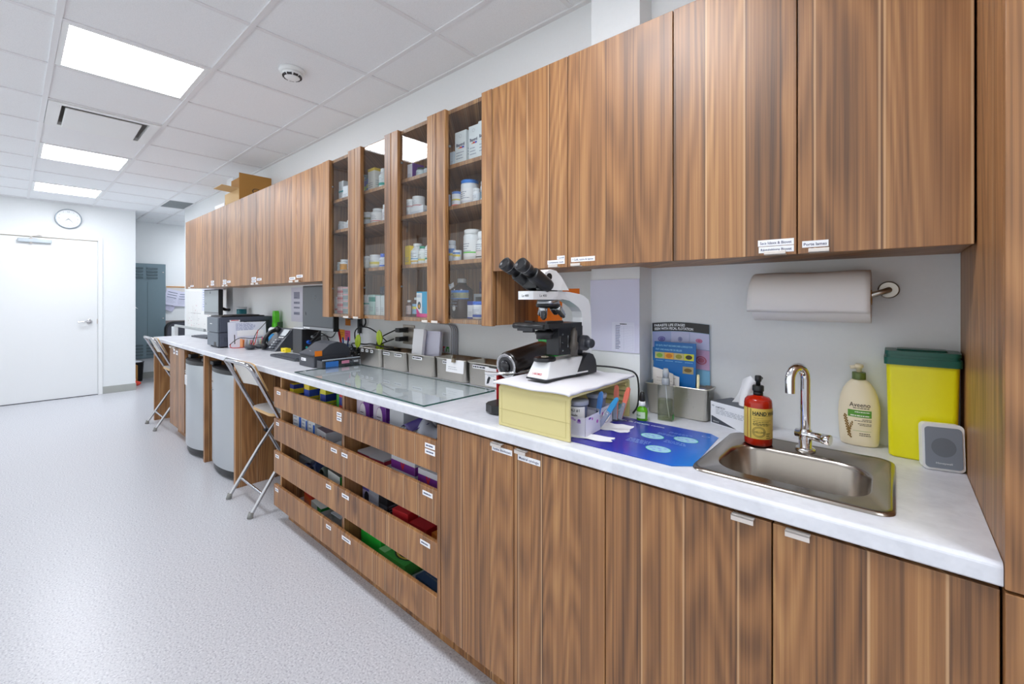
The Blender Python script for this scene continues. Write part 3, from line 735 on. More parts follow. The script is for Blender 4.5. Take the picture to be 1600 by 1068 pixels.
PLY = mat('#d9b27c', .45)
def stool(xl, label):
    t = thing('folding_stool', label, 'stool', (xl + .225, 1.15, 0), 0, 'folding bar stools in the knee spaces')
    w_ = .45; xr = xl + w_
    # long bent tube : back feet -> backrest -> back feet
    def long_leg(x): return [(x, 1.395, .012), (x, 1.24, .33), (x, 1.12, .575), (x, 1.03, .76), (x, .965, .895)]
    L1 = long_leg(xl); R1 = long_leg(xr)
    MB().tube(L1 + [(xl + .01, .945, .925), (xl + .05, .938, .935), (xr - .05, .938, .935), (xr - .01, .945, .925)] + R1[::-1], .0125, TUBE, 12).build('back_frame', t, world=True)
    for x in (xl + .028, xr - .028):
        MB().tube([(x, .958, .012), (x, 1.14, .30), (x, 1.36, .615)], .0115, TUBE, 12).build('leg', t, world=True)
    for x, y in ((xl + .028, .957), (xr - .028, .957), (xl, 1.397), (xr, 1.397)):
        MB().cyl((x, y, 0), (x, y + .008, .035), .017, mat('#8a8a86', .6), .0145, 12).build('rubber_foot', t, world=True)
    f = MB().tube([(xl + .028, 1.03, .12), (xr - .028, 1.03, .12)], .009, TUBE).tube([(xl, 1.33, .145), (xr, 1.33, .145)], .009, TUBE).tube([(xl + .028, 1.33, .573), (xr - .028, 1.33, .573)], .009, TUBE)
    f.build('crossbar', t, world=True)
    for x in (xl, xr): MB().cyl((x - .014 if x == xl else x - .026, 1.195, .405), (x + .026 if x == xl else x + .014, 1.195, .405), .012, DARK, n=12).build('pivot', t, world=True)
    # seat : dark-edged plywood panel with a white top
    s = MB().prism(rrect(w_ - .08, .30, .06, 6, xl + w_/2, 1.235), .585, .603, 'z', PLY); sb = s.build('seat', t, world=True, bevel=.003)
    MB().prism(rrect(w_ - .086, .294, .058, 6, xl + w_/2, 1.235), .603, .6045, 'z', mat('#dcdad6', .5)).build('seat_top', sb, world=True)
    # curved backrest panel
    def bk(u, v, off):
        a = (u - .5) * 2; z = .925 - .165*v; y = .975 + .155*v*.47 + .028*(1 - a*a) + off
        return Vector((xl + .018 + (w_ - .036)*u, y, z))
    f = MB(); n = 16; g = []
    for off in (0, .012):
        g.append([[bk(i / n, j / 4, off) for i in range(n + 1)] for j in range(5)])
    vs = [q for s_ in g for row in s_ for q in row]; m1 = (n + 1) * 5; fs = []; fe = []
    for j in range(4):
        for i in range(n):
            q = j*(n+1) + i; fs += [(q, q+1, q+n+2, q+n+1), (m1+q, m1+q+n+1, m1+q+n+2, m1+q+1)]
    for i in range(n): fe += [(i, m1+i, m1+i+1, i+1), (4*(n+1)+i, 4*(n+1)+i+1, m1+4*(n+1)+i+1, m1+4*(n+1)+i)]
    for j in range(4):
        q = j*(n+1); fe += [(q, q+n+1, m1+q+n+1, m1+q), (q+n, m1+q+n, m1+q+2*n+1, q+2*n+1)]
    f.add(vs, fs, mat('#e3e1dd', .45), True); f.add(vs, fe, PLY)
    f.build('backrest', t, world=True, recalc=True)
    return t
stool(-3.375, 'near folding bar stool of chrome tube tucked under the worktop left of the drawer unit')
stool(-6.05, 'far folding bar stool of chrome tube tucked under the left end of the worktop')

# cardboard box on the cabinets
t = thing('cardboard_box', 'brown cardboard box with open flaps standing on top of the wall cabinets', 'box', (-4.66, 1.5, ZT))
f = MB(); x0, x1, y0, y1 = -4.86, -4.46, 1.358, 1.63; CARD_LIT = mat('#cfae7c', .75)  # paler card for front face and flap, their brighter lighting put into colour
f.box(x0, x1 - .005, y0, y0 + .005, ZT, 2.335, CARD_LIT).box(x0, x1 - .005, y1 - .005, y1, ZT, 2.335, CARD).box(x0, x0 + .005, y0 + .005, y1 - .005, ZT, 2.335, CARD).box(x1 - .005, x1, y0, y1, ZT, 2.335, CARD).box(x0 + .005, x1 - .005, y0 + .005, y1 - .005, ZT, ZT + .005, CARD)
f.build('carton', t, world=True)
MB().box(x1 - .005, x1, y0, y1, 2.3355, 2.478, CARD).build('flap', t, world=True)
MB().box(-4.68, x1 - .006, y0 + .001, y0 + .005, 2.3355, 2.435, CARD).build('flap', t, world=True)
MB().prism([(y0, 2.335), (y0, 2.339), (y0 - .135, 2.346), (y0 - .135, 2.342)], x0 + .16, x1 - .006, 'x', CARD_LIT).build('flap', t, world=True)
f = MB(); fn = SIDE(x1 + .0008, 1.44, 2.24)
for q in range(3): f.quad(fn, q*.05, q*.05 + .02, .0, .03, INK); f.quad(fn, q*.045, q*.045 + .03, .04, .05, INK)
f.ring(fn, .06, .09, .035, .025, .2, INK); f.build('printed_mark', t, world=True)
solo(MB().prism([(0, 0), (.3, 0), (.3, .008), (0, .008)], -.12, .1, 'y', PAPER).box(0, .3, -.12, .1, .008, .06, PAPER), 'document_stack', 'white stack lying on the cabinets to the left of the cardboard box', 'papers', (-5.25, 1.50, ZT), 0)

# ================================================================= sink end of the worktop
t = thing('sink', 'small rectangular stainless steel drop-in sink in the worktop', 'sink', (-.19, 1.295, CT))
def rr(x0, x1, y0, y1, r, z, n=6): return [(a, b, z) for a, b in rrect(x1 - x0, y1 - y0, r, n, (x0 + x1) / 2, (y0 + y1) / 2)]
loops = [rr(-.383, .003, 1.102, 1.492, .035, CT + .0005), rr(-.381, .001, 1.104, 1.490, .034, CT + .005), rr(-.374, -.006, 1.111, 1.483, .03, CT + .008), rr(-.369, -.011, 1.116, 1.478, .028, CT + .0045),
         rr(-.348, -.036, 1.150, 1.395, .075, CT + .0045), rr(-.344, -.040, 1.154, 1.391, .073, CT + .001), rr(-.340, -.044, 1.158, 1.387, .07, CT - .008), rr(-.331, -.053, 1.168, 1.378, .062, CT - .125), rr(-.318, -.066, 1.181, 1.365, .05, CT - .145), rr(-.20, -.18, 1.265, 1.285, .009, CT - .150)]
f = MB(); n = len(loops[0]); vs = [q for l in loops for q in l]
f.add(vs, [(k*n + i, k*n + (i+1) % n, (k+1)*n + (i+1) % n, (k+1)*n + i) for k in range(len(loops) - 1) for i in range(n)], SINKM, True)
f.build('basin', t, world=True, recalc=True)
MB().lathe([(.03, 0), (.034, .003), (.022, .004), (.02, .001), (.001, .001)], CHROME, 24, o=(-.19, 1.275, CT - .150)).build('drain', t, world=True)
t = thing('faucet', 'chrome gooseneck faucet with a side lever behind the sink', 'faucet', (-.184, 1.434, CT + .0045))
MB().lathe([(.024, 0), (.024, .006), (.021, .009), (.0155, .010), (.0155, .045)], CHROME, 32).build('base', t)
s = []; cx = -.011
s = [(0, 0, .045), (0, 0, .195)] + [(-.026*(1 - math.cos(R(a)))*.55, -.026*(1 - math.cos(R(a)))*.9, .195 + .034*math.sin(R(a))) for a in range(20, 181, 16)] + [(-.0286, -.0468, .16)]
MB().tube(s, .0118, CHROME, 20).build('spout', t)
MB().lathe([(.0155, .0), (.0155, .03)], CHROME, 28, o=(0, 0, .028)).build('collar', t)
h = MB(); h.cyl((-.022, .004, .045), (.04, -.012, .043), .0115, CHROME, n=24); h.cyl((.04, -.012, .043), (.058, -.0165, .0425), .0135, CHROME, n=24); h.cyl((.05, -.015, .043), (.051, -.032, .036), .004, CHROME, n=12)
h.build('lever', t)

# hand wash
t = thing('soap_bottle', 'amber red hand wash bottle with a yellow label and black pump', 'soap bottle', (-.2945, 1.412, CT + .0055), -15)
REDG = mat('#c3260c', .12, 0, 1, .25); LABY = mat('#d9bc5a', .5)
MB().lathe([(.033, 0), (.0355, .003), (.0358, .012), (.0358, .116), (.034, .126), (.028, .133), (.013, .137), (.012, .140)], REDG, 40).build('bottle', t)
rad = .0362
def wrap(z0, u0=0.0): return lambda a, b: Vector((rad*math.sin((a + u0)/rad), -rad*math.cos((a + u0)/rad), z0 + b))
f = MB(); q = wrap(0)
f.sheet(lambda u, v: wrap(.021)(-.098 + .21*u, .085*v), 48, 1, LABY)
rad = .0365
ink = mat('#26301f', .6)
f.text('HAND WASH', .0125, wrap(.0875, .003), ink, 'L', .035, squash=1.15)
f.text('bergamot', .006, wrap(.078, .007), mat('#8a7a3c', .6), 'L', 0)
for zz in (.086, .073, .062): f.sheet(lambda u, v, zz=zz: wrap(zz)(.003 + .05*u, .0007*v), 12, 1, ink)
f.lines(wrap(.068, .004), .044, 3, .0045, .0015, ink, 3)
f.ring(wrap(.041), .019, 0, .017, .015, .07, ink); f.ring(wrap(.041), .019, 0, .014, .012, .08, ink); f.text('DELUXE', .007, wrap(.038, .008), ink, 'L', .01)
f.lines(wrap(.036, .038), .014, 3, .006, .002, ink, 5)
f.sheet(lambda u, v: wrap(.021)(-.0135 + .0022*u, .085*v), 2, 1, mat('#8f2c14', .5)); f.sheet(lambda u, v: wrap(.022)(-.0035 + .0022*u, .082*v), 2, 8, mat('#5c5a2e', .5))
f.build('label', t)
f = MB().lathe([(.0125, .138), (.0125, .15)], BLACK, 28).lathe([(.0145, .15), (.0148, .152), (.0148, .164), (.0135, .166)], BLACK, 28).lathe([(.006, .166), (.006, .176), (.0085, .178), (.0085, .192), (.007, .194)], BLACK, 24)
f.cyl((0, 0, .187), (-.004, .026, .183), .0045, BLACK); pm = f.build('pump', t); plabel(pm, 'black plastic pump head')

# lotion
t = thing('lotion_bottle', 'cream coloured oval lotion bottle with a green collar against the wall', 'lotion bottle', (-.077, 1.613, CT))
CREAM = mat('#efe2c4', .35)
prof = [(.040, 0), (.0435, .004), (.0455, .02), (.0475, .06), (.0485, .09), (.0472, .115), (.043, .14), (.0365, .16), (.028, .175), (.020, .184), (.0165, .188)]
sy = .58
MB().lathe(prof, CREAM, 48, 1, sy).build('bottle', t)
def rz_(z):
    for (r0, z0), (r1, z1) in zip(prof, prof[1:]):
        if z0 <= z <= z1: return r0 + (r1 - r0)*(z - z0)/(z1 - z0)
    return prof[-1][0]
def front(z0): 
    def fn(a, b):
        r = rz_(z0 + b); k = max(-.999, min(.999, a / r)); return Vector((a, -r*sy*math.sqrt(1 - k*k) - .0006, z0 + b))
    return fn
f = MB(); DK = mat('#3c2b22', .5)
f.text('Aveeno', .018, lambda a, b: front(.112)(a + .003, b), DK, 'C', .008, width=.047, squash=1.0)
f.lines(lambda a, b: front(.1075)(a - .012, b), .038, 1, .004, .002, DK, 2, .05)
f.sheet(lambda u, v: front(.083)(-.024 + .053*u, .02*v), 14, 2, mat('#5a9a34', .45))
WH = mat('#eef3e6', .5)
o_ = front; 
def frontw(z0):
    g_ = front(z0); return lambda a, b: g_(a, b) - Vector((0, .0007, 0))
f.lines(lambda a, b: frontw(.0965)(a - .008, b), .034, 1, .004, .0025, WH, 7, .05); f.lines(lambda a, b: frontw(.086)(a - .018, b), .044, 1, .004, .003, WH, 8, .05)
for zz, l in ((.076, .02), (.072, .038), (.064, .03), (.060, .026)): f.lines(lambda a, b, zz=zz, l=l: front(zz)(a + .029 - l, b), l, 1, .004, .0016, DK, int(zz*1000), .02)
f.sheet(lambda u, v: front(.044)(-.012 + .04*u, .0008*v), 8, 1, mat('#8fae4a', .5)); f.lines(lambda a, b: front(.036)(a + .002, b), .025, 2, .005, .002, DK, 5, .1)
OAT = mat('#8a6a30', .6); rg = random.Random(2)
for i in range(26):
    k = i / 25; px_, pz_ = -.031 + .012*k + .003*math.sin(i*2.1), .086 - .062*k
    g_ = front(pz_); f.disc(lambda a, b, g_=g_, x=px_: g_(a + x, b), 0, 0, .0022, .0028, OAT, 7)
for i in range(14):
    k = i / 13; px_, pz_ = -.014 - .009*k + .002*math.sin(i*2.6), .068 - .034*k
    g_ = front(pz_); f.disc(lambda a, b, g_=g_, x=px_: g_(a + x, b), 0, 0, .0018, .0024, OAT, 7)
f.build('printed_label', t)
c = MB().lathe([(.0158, .188), (.016, .19), (.016, .206), (.0152, .208)], mat('#5f7038', .4), 32).build('collar', t); plabel(c, 'olive green ribbed collar')
f = MB().lathe([(.0065, .208), (.0065, .219), (.0105, .221), (.0105, .229), (.008, .232)], CREAM, 24); f.cyl((0, 0, .225), (-.02, -.004, .221), .0055, CREAM, n=14); f.build('pump', t)

# sharps bin
t = thing('sharps_bin', 'bright yellow disposal bin with a dark green lid in the corner', 'bin', (.0535, 1.59, CT))
YB = mat('#e8e00a', .3); GB = mat('#075445', .35)
def taper(f, w0, d0, w1, d1, z0, z1, r, m):
    a = [(p[0], p[1], z0) for p in rrect(w0, d0, r, 5)]; b = [(p[0], p[1], z1) for p in rrect(w1, d1, r, 5)]; n = len(a)
    f.add(a + b, [(i, (i+1) % n, n + (i+1) % n, n + i) for i in range(n)], m, True); f.add(a + b, [tuple(range(n)), tuple(range(n, 2*n))], m); return f
f = taper(MB(), .130, .086, .140, .094, .004, .248, .012, YB); taper(f, .118, .078, .118, .078, 0, .006, .01, YB); f.build('body', t)
f = taper(MB(), .149, .104, .150, .105, .246, .264, .012, GB); taper(f, .143, .099, .141, .097, .264, .272, .012, GB); taper(f, .147, .102, .146, .101, .272, .282, .014, GB)
f.build('lid', t); f = taper(MB(), .10, .055, .096, .05, .282, .286, .01, mat('#0a4c3e', .35)); f.build('lid_hatch', t)

# door chime box
t = thing('chime_speaker', 'small grey and white rounded door chime box leaning on the yellow bin', 'speaker', (.0885, 1.505, CT), 13)
M = Matrix.Rotation(R(-5), 4, 'X')
MB().prism(rrect(.078, .112, .011, 6, 0, .056), -.012, .012, 'y', mat('#e9ebec', .4), True, M).build('case', t, bevel=.002)
f = MB().prism(rrect(.068, .098, .008, 6, 0, .0545), -.015, -.0121, 'y', mat('#7f8893', .5), True, M); g_ = f.build('grille', t, bevel=.001)
f = MB(); fn = lambda a, b: M @ Vector((a, -.0153, b)); f.disc(fn, 0, .056, .023, .023, mat('#6b727b', .6), 32); f.text('Honeywell', .006, lambda a, b: fn(a, b + .016), mat('#d9dde2', .5), 'C', .02, width=.03); f.build('printed_mark', g_)

# paper towel roll on its wall holder
t = thing('paper_towel_roll', 'big white paper towel roll hanging under the wall cabinet', 'paper towel', (-.19, 1.565, 1.338))
PT = mat('#e9e6e4', .85)
f = MB(); pts = []; N_ = 44
for i in range(N_ + 1):
    a = R(-100 + 360*i/N_); r_ = .071 + .001*i/N_; pts.append((r_*math.cos(a), r_*math.sin(a)))
f.add([(x, p[0], p[1]) for x in (-.142, .142) for p in pts[:-1]], [(i, (i+1) % N_, N_ + (i+1) % N_, N_ + i) for i in range(N_)], PT, True)
for x in (-.142, .142):
    vs = [(x, p[0], p[1]) for p in pts[:-1]] + [(x, .02*math.cos(R(-100 + 360*i/N_)), .02*math.sin(R(-100 + 360*i/N_))) for i in range(N_)]
    f.add(vs, [(i, (i+1) % N_, N_ + (i+1) % N_, N_ + i) for i in range(N_)], PT)
f.build('roll', t)
def flap(u, v):
    a = R(95 + 118*v); r_ = .0745 + .004*v*v + .0012*math.sin(u*9 + v*4)
    x = -.142 + .284*u - .012*v*(1 - u)
    return (x, r_*math.cos(a), r_*math.sin(a))
f = MB().sheet(flap, 20, 14, PT); fl = f.build('loose_sheet', t, recalc=False)
md = fl.modifiers.new('solid', 'SOLIDIFY'); md.thickness = .0012
f = MB()
for x in (-.1425, .1425):
    f.frame(ell(.0205, .0205, 24), ell(.017, .017, 24), x - .001, x + .001, 'x', CARD)
f.build('core', t)
t = thing('paper_towel_holder', 'brushed metal wall bar carrying the paper towel roll', 'holder', (-.012, WY, 1.36))
MB().axle((0, 0, 0), (0, -.012, 0), [(.024, 0), (.024, .85), (.021, 1)], mat('#9a938b', .3, 1.0), 32).build('wall_plate', t)
f = MB().tube([(0, -.012, 0), (0, -.083, -.002), (-.02, -.085, -.01), (-.05, -.085, -.02)], .008, STEEL, 14).cyl((-.05, -.085, -.022), (-.34, -.085, -.022), .008, STEEL).build('bar', t)

# tissue box
t = thing('tissue_box', 'white and charcoal box of tissue wipes with a tissue pulled up', 'tissue box', (-.469, 1.560, CT), -25)
MB().box(0, .145, 0, .10, 0, .075, mat('#eceef2', .45)).build('carton', t, bevel=.001)
MB().box(.001, .144, .001, .099, .075, .0762, mat('#4a4f58', .5)).build('top_panel', t)
f = MB(); fn = FRONT(0, -.0006, 0)
f.add([tuple(fn(*q)) for q in ((.004, .004), (.10, .004), (.004, .028))], [(0, 1, 2)], mat('#454a54', .5))
f.text('KIMTECH', .0085, lambda a, b: fn(.022 + a, .056 + b), mat('#5c6270', .5), 'L', .015); f.add([tuple(fn(*q)) for q in ((.004, .062), (.011, .058), (.018, .062), (.011, .066))], [(0, 1, 2, 3)], LGREY)
f.lines(lambda a, b: fn(.022 + a, .051 + b), .11, 4, .0045, .0015, mat('#9aa0aa', .5), 3, .1); f.text('Kimberly', .006, lambda a, b: fn(.012 + a, .009 + b), WHITE, 'L', .02)
f.build('printing', t)
def tis(u, v):
    w_ = .030*(1 - .35*v) + .02*v*v; a = (u - .5)*2
    return (.075 + w_*a + .035*v*v + .006*math.sin(7*u + 4*v), .045 + .022*math.sin(5.2*u + 1.5*v)*(1 - .3*v) + .012*v, .074 + .10*v*(1 - .22*abs(a)) )
f = MB().sheet(tis, 16, 12, mat('#f4f4f6', .8)); f.build('tissue', t, recalc=False)

# steel caddy, poster and what stands in it
t = thing('steel_caddy', 'stainless steel caddy in the corner holding posters and papers', 'caddy', (-.584, 1.553, CT))
def tray(f, x0, x1, y0, y1, h, r, m, flare=.006, lip=.004):
    o0 = rrect(x1 - x0, y1 - y0, r, 5, (x0+x1)/2, (y0+y1)/2); 
    def sc(d): return rrect(x1 - x0 + 2*d, y1 - y0 + 2*d, r, 5, (x0+x1)/2, (y0+y1)/2)
    ls = [(sc(-.004), 0), (sc(0), .004), (sc(flare), h - lip - .002), (sc(flare + lip), h - lip), (sc(flare + lip), h), (sc(flare), h), (sc(-.002), .006)]
    n = len(o0); vs = [(p[0], p[1], z) for l, z in ls for p in l]
    f.add(vs, [(k*n + i, k*n + (i+1) % n, (k+1)*n + (i+1) % n, (k+1)*n + i) for k in range(len(ls) - 1) for i in range(n)], m, True)
    f.add(vs, [tuple(range(n)), tuple(range(6*n, 7*n))], m); return f
tray(MB(), -.105, .105, 0, .068, .112, .014, STEELV).build('tray', t)
t2 = thing('information_poster', 'dark topped laminated parasite poster standing behind the steel caddy', 'poster', (-.602, 1.634, CT))
def pst(u, v): return Vector((-.106 + .21*u + .012*(1 - v)*.5, .004 + .022*math.sin(math.pi*u)*v*.3 + .004*v, .001 + .325*v + .006*math.sin(u*3.1)*v))
f = MB()
def panel(f, u0, u1, v0, v1, m, off=0.0, n=6):
    f.sheet(lambda u, v: pst(u0 + (u1-u0)*u, v0 + (v1-v0)*v) - Vector((0, off, 0)), n, n, m)
panel(f, 0, 1, 0, 1, mat('#8fb8dc', .3), 0, 10); f.build('sheet', t2, recalc=False).modifiers.new('s', 'SOLIDIFY').thickness = .0015
f = MB(); O1 = .0025
panel(f, 0, 1, .90, 1, mat('#1a1a1e', .3), O1)
cells = [(0, .33, .72, .895, '#a9b4e2'), (.335, .66, .72, .895, '#c4c9ea'), (.665, 1, .72, .895, '#c9cdee'), (0, .33, .56, .715, '#2f7fc4'), (.335, .66, .56, .715, '#c6aed6'), (.665, 1, .50, .715, '#c8a4c8'), (.75, 1, .30, .49, '#86c3e6'), (.75, 1, .1, .29, '#86b4dc')]
for a, b, c_, d_, h_ in cells: panel(f, a, b, c_, d_, mat(h_, .35), O1, 4)
def pm_(u0, v0, off=O1*1.6): return lambda a, b: pst(u0 + a/.21, v0 + b/.30) - Vector((0, off, 0))
for (u, v, rx, ry, h_) in ((.17, .81, .014, .009, '#6a64b4'), (.5, .81, .008, .008, '#7d84b8'), (.83, .81, .012, .007, '#d06a96'), (.6, .63, .012, .012, '#b06a9a'), (.86, .60, .02, .014, '#b4647c'), (.86, .2, .012, .014, '#5f94c4'), (.2, .64, .02, .006, '#6fc0f0')):
    f.ring(pm_(u, v), 0, 0, rx, ry, .3, mat(h_, .4)); f.disc(pm_(u, v, O1*1.3), 0, 0, rx*.6, ry*.6, mat(h_, .4), 14)
WT = mat('#eef4f8', .4)
f.text('PARASITE LIFE STAGES', .012, pm_(.04, .955), WT, 'L', .03, width=.115); f.text('SEEN WITH FECAL FLOTATION', .012, pm_(.04, .915), WT, 'L', .03, width=.145)
f.build('printing', t2, recalc=False)
t3 = thing('information_card', 'smaller blue stool analysis card standing in front of the dark poster', 'poster', (-.607, 1.592, CT + .008))
f = MB().box(-.078, .076, 0, .0015, .02, .252, mat('#1369b0', .35), Matrix.Rotation(R(-3), 4, 'X')); cd = f.build('sheet', t3)
M = Matrix.Rotation(R(-3), 4, 'X'); fn = lambda a, b: M @ Vector((a, -.0006, b + .067)); f = MB()
f.text("CE QU'IL FAUT RECHERCHER LORSQU'ON", .008, lambda a, b: fn(a - .072, b + .168), mat('#8fd0ea', .4), 'L', .015, width=.135, squash=1.1); f.text('FAIT UNE ANALYSE DE SELLES', .008, lambda a, b: fn(a - .072, b + .153), mat('#8fd0ea', .4), 'L', .015, width=.098, squash=1.1)
for i, (bg, fg) in enumerate((('#b9b878', '#7fae3c'), ('#e0a63a', '#c97a1a'), ('#c2b67a', '#8f8a24'), ('#cfd02c', '#2a2a22'))):
    x = -.074 + i*.036; f.quad(fn, x, x + .035, .122, .146, mat(bg, .4)); f.disc(lambda a, b: fn(a, b) - Vector((0, .0004, 0)), x + .0175, .134, .012, .008, mat(fg, .4), 16)
for i in range(4): f.lines(lambda a, b, i=i: fn(a - .07 + i*.036, b + .114), .028, 1, .004, .0015, mat('#8fd0ea', .4), i, .1)
f.quad(fn, .03, .068, .075, .1, mat('#a99a6a', .4)); f.disc(lambda a, b: fn(a, b) - Vector((0, .0004, 0)), .049, .0875, .014, .007, mat('#6d5626', .4), 16)
f.build('printing', t3)
for i, (x, y, r, h_, lb) in enumerate(((-.642, 1.578, 2, .16, 'front crinkled clear pouch of pale sheets standing in the steel caddy'), (-.622, 1.586, -3, .15, 'rear white printed pouch standing in the steel caddy'))):
    f = MB().sheet(lambda u, v, h_=h_, i=i: (-.035 + .075*u, .004*math.sin(u*6 + v*5 + i), .008 + h_*v - .02*u*v), 10, 10, mat(['#dcd7d0', '#e4e2df'][i], .35)); f.lines(FRONT(-.02, -.006, .13), .05, 5, .012, .003, mat('#b9b0a8', .5), i)
    solo(f, 'pouch', lb, 'pouch', (x, y, CT), r, recalc=False, group='pouches in the steel caddy')
f = MB().cyl((0, 0, .012), (.003, -.004, .152), .0045, mat('#e6ddb2', .5), n=12).sphere((.003, -.004, .152), .0045, mat('#e6ddb2', .5), 10)
solo(f, 'wooden_stick', 'pale rounded stick standing at the right end of the steel caddy', 'stick', (-.517, 1.578, CT))
f = MB().box(-.018, .012, -.012, .012, .012, .118, CLEARP).box(-.016, .010, -.010, .010, .10, .105, mat('#b9b4d6', .4)); solo(f, 'clear_bag', 'clear plastic bag poking out of the right end of the steel caddy', 'bag', (-.505, 1.592, CT))
# spray bottle
t = thing('spray_bottle', 'clear square spray bottle half full, in front of the steel caddy', 'spray bottle', (-.598, 1.497, CT), 8)
MB().prism(rrect(.05, .034, .006, 4), .0, .122, 'z', CLEARP, True).build('bottle', t)
MB().prism(rrect(.047, .031, .005, 4), .003, .072, 'z', clear_glass('clear_liquid', '#e3e6cf', .02)).build('liquid', t)
f = MB().lathe([(.011, .122), (.0135, .124), (.0135, .142), (.012, .145)], mat('#d6dde2', .2, 0, 1, .5), 20).lathe([(.0105, .145), (.0105, .168), (.008, .176), (.007, .178)], mat('#dfe6ea', .2, 0, 1, .5), 20); sp = f.build('spray_head', t)
MB().tube([(0, 0, .125), (.004, 0, .06), (.012, 0, .008)], .0015, mat('#eceeee', .4), 8).build('dip_tube', t)
f = MB(); f.lines(flat((.0256, -.013, .11), (0, 1, 0), (0, 0, 1)), .025, 12, .007, .002, mat('#9aa29c', .5), 4); f.box(.0253, .0257, -.012, .008, .004, .022, GREEN); f.build('printing', t)
t = thing('dropper_bottle', 'small bright green dropper bottle with a black rubber bulb', 'dropper bottle', (-.657, 1.437, CT))
MB().lathe([(.016, 0), (.0185, .002), (.0185, .034), (.016, .042), (.009, .047), (.009, .050)], mat('#6fd21a', .1, 0, 1, .35), 28).build('bottle', t)
rad = .0188; f = MB().sheet(lambda u, v: wrap(.010)(-.026 + .044*u, .022*v), 16, 1, mat('#cfe6c0', .5)); rad = .019; f.text('Bran', .009, wrap(.017, -.014), INK, 'L', .01); f.build('label', t)
MB().lathe([(.0105, .050), (.0115, .051), (.0115, .064), (.010, .066)], WHITE, 24).build('cap', t); MB().lathe([(.0085, .066), (.0095, .070), (.009, .080), (.0075, .094), (.0035, .099), (.001, .0995)], BLACK, 20).build('bulb', t)

# blue mat
t = thing('counter_mat', 'shiny blue printed ear cytology mat with clipped corners lying before the sink', 'mat', (-.60, 1.26, CT))
def matpt(a, b): # a 0..1 left-right, b 0..1 front-back (slightly skewed sheet)
    x0 = -.20 + .015*b; x1 = .222 - .022*b
    return Vector((x0 + (x1 - x0)*a, -.175 + (.335 + .012*(1 - a))*b + .006*a, .0015))
m, nt, p, N, L = nodes('blue_print'); tc = N('ShaderNodeTexCoord'); sx = N('ShaderNodeSeparateXYZ'); L(tc.outputs['Object'], sx.inputs[0])
mr = N('ShaderNodeMapRange'); mr.inputs['From Min'].default_value = -.2; mr.inputs['From Max'].default_value = .22; L(sx.outputs[0], mr.inputs['Value'])
rp = ramp(N, [(0, '#2a1f7a'), (.45, '#2b2ba4'), (.75, '#1a4cc0'), (1, '#0d74cc')]); L(mr.outputs['Result'], rp.inputs[0]); L(rp.outputs[0], p.inputs['Base Color']); p.inputs['Roughness'].default_value = .18
BLUEP = m
f = MB(); out = [matpt(0, 0), matpt(.90, 0), matpt(1, .1), matpt(1, .93), matpt(.93, 1), matpt(.02, 1), matpt(0, .95)]
n = len(out); vs = [tuple(q - Vector((0, 0, .0013))) for q in out] + [tuple(q) for q in out]
f.add(vs, [(i, (i+1) % n, n + (i+1) % n, n + i) for i in range(n)] + [tuple(range(n, 2*n)), tuple(range(n))], BLUEP); f.build('sheet', t)
f = MB(); U = .42; fn0 = lambda x0, y0: flat((x0, y0, .0019), (1, 0, 0), (0, 1, 0))
PB = mat('#a9d8ec', .3); LB = mat('#7fa4e0', .3); WB = mat('#e6ecfa', .3); GRN = mat('#5fd08a', .3)
f.text("Cytologie de l'oreille canine", .016, fn0(-.16, .128), WB, 'L', .02, width=.20)
for (x, y) in ((.135, .055), (.045, .025), (.105, -.075)):
    e = MB().disc(fn0(x, y), 0, 0, .034, .025, PB, 28); e.ring(lambda a, b: fn0(x, y)(a, b) + Vector((0, 0, .0002)), 0, 0, .035, .026, .06, GRN, 28)
    for q in range(7): e.disc(lambda a, b: fn0(x, y)(a, b) + Vector((0, 0, .0003)), -.02 + .006*q, .012*math.sin(q*2.3), .005, .004, LB, 8)
    e.build('picture_disc', t)
for (x, y, r_, s_) in ((.07, .10, 2, 1), (.09, .015, 3, 2), (.0, -.035, 4, 3), (-.09, -.085, 3, 4), (.045, .07, 2, 5)): MB().lines(fn0(x, y), .07, r_, .009, .003, LB, s_, .2).build('text_block', t)
MB().text('CLINET', .012, fn0(-.17, -.155), GRN, 'L', .01).build('lettering', t); MB().ring(fn0(-.09, .02), 0, 0, .011, .009, .25, LB).build('logo_mark', t); MB().ring(fn0(.17, .125), 0, 0, .012, .007, .25, LB).build('logo_mark', t)
f.build('printing', t)

# ================================================================= riser and microscope
CREAMP = mat('#d3c78c', .4)
t = thing('riser_stand', 'cream plastic riser stand carrying the microscope, open at its right side', 'riser', (-.854, 1.265, CT))
prof = [(-.193, 0)]
def arch(d, r):   # outline of the bridge in y,z
    pts = [(-.193 + d, 0)]
    for a in range(180, 89, -15): pts.append((-.193 + d + r + r*math.cos(R(a)), .135 - d - r + r*math.sin(R(a))))
    for a in range(90, -1, -15): pts.append((.193 - d - r + r*math.cos(R(a)), .135 - d - r + r*math.sin(R(a))))
    pts.append((.193 - d, 0)); return pts
o_ = arch(0, .014); i_ = arch(.008, .009)
f = MB(); n = len(o_)
vs = [(x, *p) for x in (-.141, .141) for p in o_] + [(x, *p) for x in (-.141, .141) for p in i_]
fs = []
for i in range(n - 1): fs += [(i, i+1, n+i+1, n+i), (2*n+i, 3*n+i, 3*n+i+1, 2*n+i+1), (i, 2*n+i, 2*n+i+1, i+1), (n+i, n+i+1, 3*n+i+1, 3*n+i)]
fs += [(0, n, 3*n, 2*n), (n-1, 3*n-1, 4*n-1, 2*n-1)]
f.add(vs, fs, CREAMP); f.build('shell', t, bevel=.0015)
